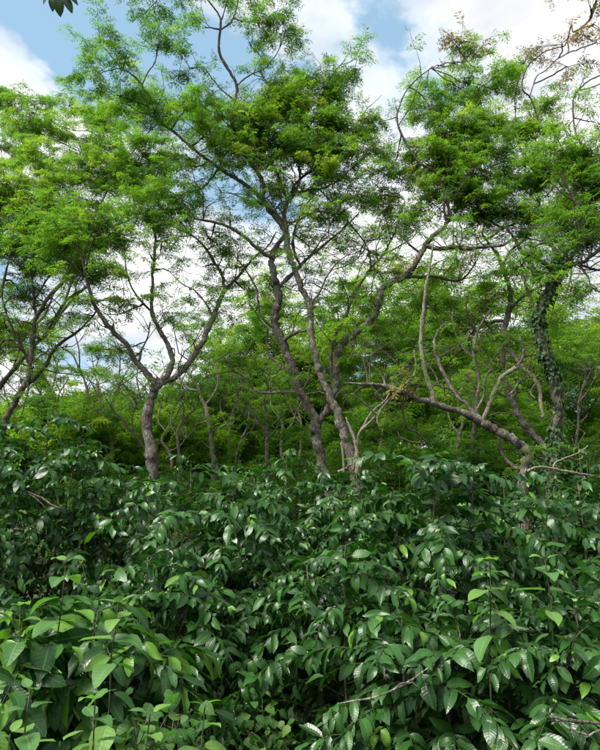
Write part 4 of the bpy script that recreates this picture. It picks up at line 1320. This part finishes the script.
stalk_plant('weed_plant', 'pale yellow green weed standing above the low bush in a star of soft leaves', 'plant', 66, 562, 2.6, 'weeds among the bushes', WEED_ME, .135, 4, 3, .5, .055)
for i, (px, py, D, lab) in enumerate([
        (118, 603, 2.35, 'soft pale weed topping the low bush with striped leaves'),
        (20, 606, 2.4, 'broad pale weed close under the star-leaved weed'),
        (30, 690, 2.05, 'grey green rounded weed below the broad pale weed'),
        (95, 700, 2.1, 'pale rounded weed under the striped hanging leaves'),
        (150, 715, 2.0, 'mottled light green weed beside the shaded gap'),
        (205, 705, 2.15, 'yellow tipped weed at the mouth of the shaded gap'),
        (10, 735, 1.95, 'low grey green weed at the foot of the rounded weed'),
        (60, 742, 1.9, 'low pale weed between the grey green weed and creeper'),
        (545, 560, 2.7, 'single light green weed shoot rising out of the low bushes'),
        (490, 560, 2.7, 'arching weed shoot with pale stem and long light leaves')]):
    stalk_plant('weed_plant', lab, 'plant', px, py, D, 'weeds among the bushes', WEED_ME, .12 if D > 2.3 else .105, 6, 20 + i, .35, .05)


def creeper(label, px0, px1, py0, py1, D, n, seed):
    """a small-leaved creeper mound hanging over the ground"""
    r = np.random.default_rng(seed)
    mid = P((px0 + px1) / 2, py1, D)
    base = np.array([mid[0], D, ground_z(mid[0], D)])
    root = thing('creeper', label, 'plant', base, 'creepers in the shaded gap')
    tb = Tubes()
    pos, dr, up = [], [], []
    for k in range(14):
        tip = P(r.uniform(px0, px1), r.uniform(py0, py1), D + r.uniform(-.25, .25))
        s = np.linspace(0, 1, 9)[:, None]
        p = base * (1 - s) + tip * s + np.array([0, 0, .25]) * np.sin(s * math.pi) * r.uniform(.2, 1) + r.standard_normal((9, 3)) * .02 * (s > 0)
        tb.add(p, np.linspace(.004, .0015, 9), 4)
        m_ = n // 14
        q = r.uniform(.25, 1, m_)
        pp = np.array([np.interp(q, s[:, 0], p[:, j]) for j in range(3)]).T + r.standard_normal((m_, 3)) * .05
        pos.append(pp)
        th = r.uniform(0, 6.28, m_)
        dr.append(np.stack([np.cos(th), np.sin(th), r.uniform(-.7, .1, m_)], 1))
        up.append(np.array([0, -.25, 1.0]) + r.standard_normal((m_, 3)) * .35)
    link('vine_stem', tb.mesh('vine_stem', base), root, M['coffee_wood'])
    pos, dr, up = map(np.concatenate, (pos, dr, up))
    n = len(pos)
    me = leaves_mesh('foliage', pos, basis(dr, up), .05 * r.uniform(.6, 1.3, n), r.uniform(0, 1, n), (r.uniform(0, 1, n) > .85) * .8, r.integers(0, 2, n), CREEP_T, base)
    link('foliage', me, root, M['creeper'])['kind'] = 'stuff'


creeper('small-leaved creeper heaped in the shaded gap between the low bushes', 238, 300, 690, 750, 3.2, 460, 5)
creeper('small-leaved creeper trailing under the weeds beside the striped leaves', 110, 225, 705, 765, 2.4, 300, 6)


# ------------------------------------------------------------------ dead sticks and twigs
def stick(name, label, chains, D, mat='dead_wood', group=None, cat='branch', lean=0.0):
    """a fallen or lodged dead branch; chains of (x_px, y_px, width_px, depth offset)"""
    c0 = chains[0][0]
    base = P(c0[0], c0[1], D + (c0[3] if len(c0) > 3 else 0))
    root = thing(name, label, cat, base, group)
    r = np.random.default_rng(abs(hash(label)) % 1000 if False else len(label))
    for i, ch in enumerate(chains):
        p = np.array([np.append(P(q[0], q[1], D + (q[3] if len(q) > 3 else 0)), q[2] * D / F0 / 2) for q in ch])
        c = catmull(p, 5)
        c[:, :3] += r.standard_normal((len(c), 3)) * (c[:, 3:4] * .15)
        tb = Tubes()
        tb.add(c[:, :3], np.maximum(c[:, 3], .0012), 7, .06, r)
        link('stick' if i == 0 else 'twig', tb.mesh('stick', base), root, M[mat])
    return root


stick('dead_branch', 'long bare pale stick lying level across the bush tops beside the ivy trunk',
      [[(525, 474, 2.4, 0), (531, 469, 2.6, 0), (540, 467, 2.6, .05), (555, 469, 2.3, .1), (575, 473, 2.2, .1), (600, 477, 2, .2), (640, 484, 1.8, .3)],
       [(553, 471, 2, .1), (555, 463, 1.8, .1), (565, 458, 1.6, .15), (578, 453, 1.4, .2), (588, 446, 1.2, .3)], [(570, 457, 1.2, .2), (575, 460, 1, .2), (582, 458, .8, .2)]], 6.6)
stick('dead_branch', 'thin forked dead branch leaning up from the leaning trunk to the level limb',
      [[(352, 476, 2.6, 0), (357, 448, 2.6, 0), (359, 433, 2.4, 0), (368, 424, 2.4, 0), (377, 414, 2.4, .0), (388, 401, 2.3, 0), (398, 391, 2.2, -.1), (406, 383, 2, -.1), (413, 376, 1.9, -.1), (416, 366, 1.6, -.1), (414, 350, 1.2, -.1)],
       [(359, 433, 2.2, 0), (372, 412, 2.2, .1), (383, 403, 1.8, .1), (389, 394, 1.5, .2)],
       [(377, 415, 2, 0), (363, 402, 1.6, -.1), (352, 394, 1.2, -.2)],
       [(381, 409, 1.6, 0), (377, 420, 1.6, -.1), (380, 427, 1.2, -.1)]], 8.7)
stick('dead_branch', 'short pale forked stick leaning against the foot of the leaning trunk',
      [[(357, 474, 4, 0), (357, 455, 3.8, 0), (354, 438, 3.2, 0), (349, 425, 2.6, 0), (346, 418, 1.6, 0)], [(344, 472, 2.4, 0), (343, 455, 2.2, 0), (341, 443, 1.6, 0)],
       [(338, 472, 2.6, .1), (346, 468, 2.4, .1), (352, 464, 2.2, 0)]], 8.6)
stick('dry_twig', 'dry brown twig poking sideways out of the low bush leaves',
      [[(338, 704, .8, .05), (352, 701, 1.6, 0), (372, 698, 2, .02), (393, 690, 2.1, .03), (410, 681, 2, .05), (424, 671, 1.4, .08), (434, 664, .7, .12)], [(393, 690, 1.8, 0), (402, 684, 2, 0), (412, 683, 1.6, 0)], [(410, 680, 1.6, 0), (417, 687, 1.4, 0)]], 2.5, 'bark', cat='twig')
stick('dry_twig', 'bundle of pale dry twigs beneath the low bush leaf tips',
      [[(548, 716, 2.6, 0), (565, 720, 3, 0), (582, 722, 3, .02), (604, 724, 2.8, .05), (640, 730, 2.6, .1)], [(560, 722, 2, 0), (572, 730, 2, -.02), (588, 735, 1.6, -.03)], [(552, 724, 1.8, 0), (566, 720, 1.8, .02), (574, 734, 1.4, .0)], [(585, 738, 2, 0), (600, 730, 2, 0), (620, 728, 2, 0)]], 2.4, 'bark', cat='twig')
stick('dry_twig', 'thin grey twig arching before the dark heart of the tallest bush',
      [[(28, 492, 1.6, 0), (42, 498, 1.8, 0), (52, 505, 1.6, -.03), (60, 508, 1.2, -.05)], [(30, 494, 1.4, 0), (40, 502, 1.4, 0), (46, 508, 1, 0)]], 4.3, 'twig', cat='twig')
# ------------------------------------------------------------------ leaves hanging in from overhead
ov = thing('overhanging_branch', 'dark broad-leaved twig hanging into view against blue sky', 'branch', P(40, -60, 3.0))
base = P(40, -60, 3.0)
tb = Tubes()
p = np.array([P(40, -60, 3.0), P(46, -40, 3.0), P(52, -22, 3.0), P(58, -6, 3.0), P(62, 2, 3.0)])
tb.add(p, [.006, .005, .004, .003, .002], 5)
link('twig', tb.mesh('twig', base), ov, M['twig'])
for px, py, dx, dz, s in [(54, -4, -.25, -1, .085), (58, -2, .1, -1, .10), (64, -2, .6, -.8, .09), (50, -10, -.7, -.7, .09), (66, -6, 1, -.5, .085), (70, -12, 1, -.2, .1), (47, -20, -1, -.3, .1), (60, -16, .6, -.9, .1), (54, -26, .8, -.2, .1)]:
    leaf_obj(ov, base, SHADE_ME[0][0], P(px, py, 3.0), (dx, .2, dz), (.1, -1, .5), s)

T = Tree('hanging_vine', 'vine with drooping brownish dry fronds hanging in from above', 6.0, 91, 'twig', cat='vine', frond_len=.12, fmat='dry_frond')
T.base = P(606, -40, 6.0)
T.root = thing(T.name, T.label, T.cat, T.base)
T.skel = [(606, -40, 6.0, *P(606, -40, 6.0), .02)]
T.limb([(606, -40, 5), (600, -15, 4.4), (594, 8, 4), (588, 22, 3), (574, 32, 2.4), (571, 26, 2.2), (566, 44, 2), (556, 48, 2), (546, 51, 2), (536, 58, 2), (528, 66, 2), (523, 78, 2.2), (523, 90, 2.2), (530, 97, 2.4), (535, 110, 2.4), (538, 120, 2)], .5)
T.limb([(571, 40, 2), (568, 52, 1.8), (556, 60, 1.6), (546, 70, 1.6), (537, 76, 1.6), (533, 86, 1.6), (530, 97, 1.6)], .2)
for a in [(592, 8, 5, 4, 0, .2, .95), (594, 24, 4, 3, 0, .2, .95), (562, 44, 3, 3, .1, .2, .3), (596, 42, 3, 3, 0, .2, .4), (566, 66, 5, 3, .1, .2, .3), (606, -15, 12, 8, 0, .2, .7)]:
    T.pad(*a, nf=12)
T.finish()

T = Tree('withered_shoot', 'withered reddish brown leaf shoot sticking up out of the green crown', 9.7, 92, 'twig', cat='shoot', frond_len=.2, fmat='dry_frond')
T.base = P(476, 70, 9.7)
T.root = thing(T.name, T.label, T.cat, T.base)
T.skel = [(476, 70, 9.7, *P(476, 70, 9.7), .01)]
T.limb([(476, 70, 2), (468, 62, 1.8), (461, 53, 1.6), (456, 46, 1.4)], -.1)
for a in [(460, 46, 8, 5, 0, .4, .5), (467, 40, 5, 3, 0, .3, .45)]:
    T.pad(*a, nf=10)
T.finish()
for px, py, D, where in [(470, 262, 9.8, 'under the level branch of the elbow stem'), (416, 262, 9.8, 'in the crook of the elbow stem'), (413, 388, 8.6, 'lying along the long level limb')]:
    T = Tree('withered_shoot', 'small cluster of withered ochre leaves ' + where, D, int(px), 'twig', 'withered leaf clusters', cat='shoot', frond_len=.15, fmat='dry_frond')
    T.base = P(px, py - 8, D)
    T.root = thing(T.name, T.label, T.cat, T.base, T.group)
    T.skel = [(px, py - 8, D, *T.base, .006)]
    T.pad(px, py, 9, 7, 0, 1.6, .9, nf=8)
    T.finish()
tris = sum(len(me.loops) - 2 * len(me.polygons) for me in bpy.data.meshes)
print('triangles', tris, 'objects', len(bpy.data.objects), 'fronds', [T.nfrond for T in TREES])
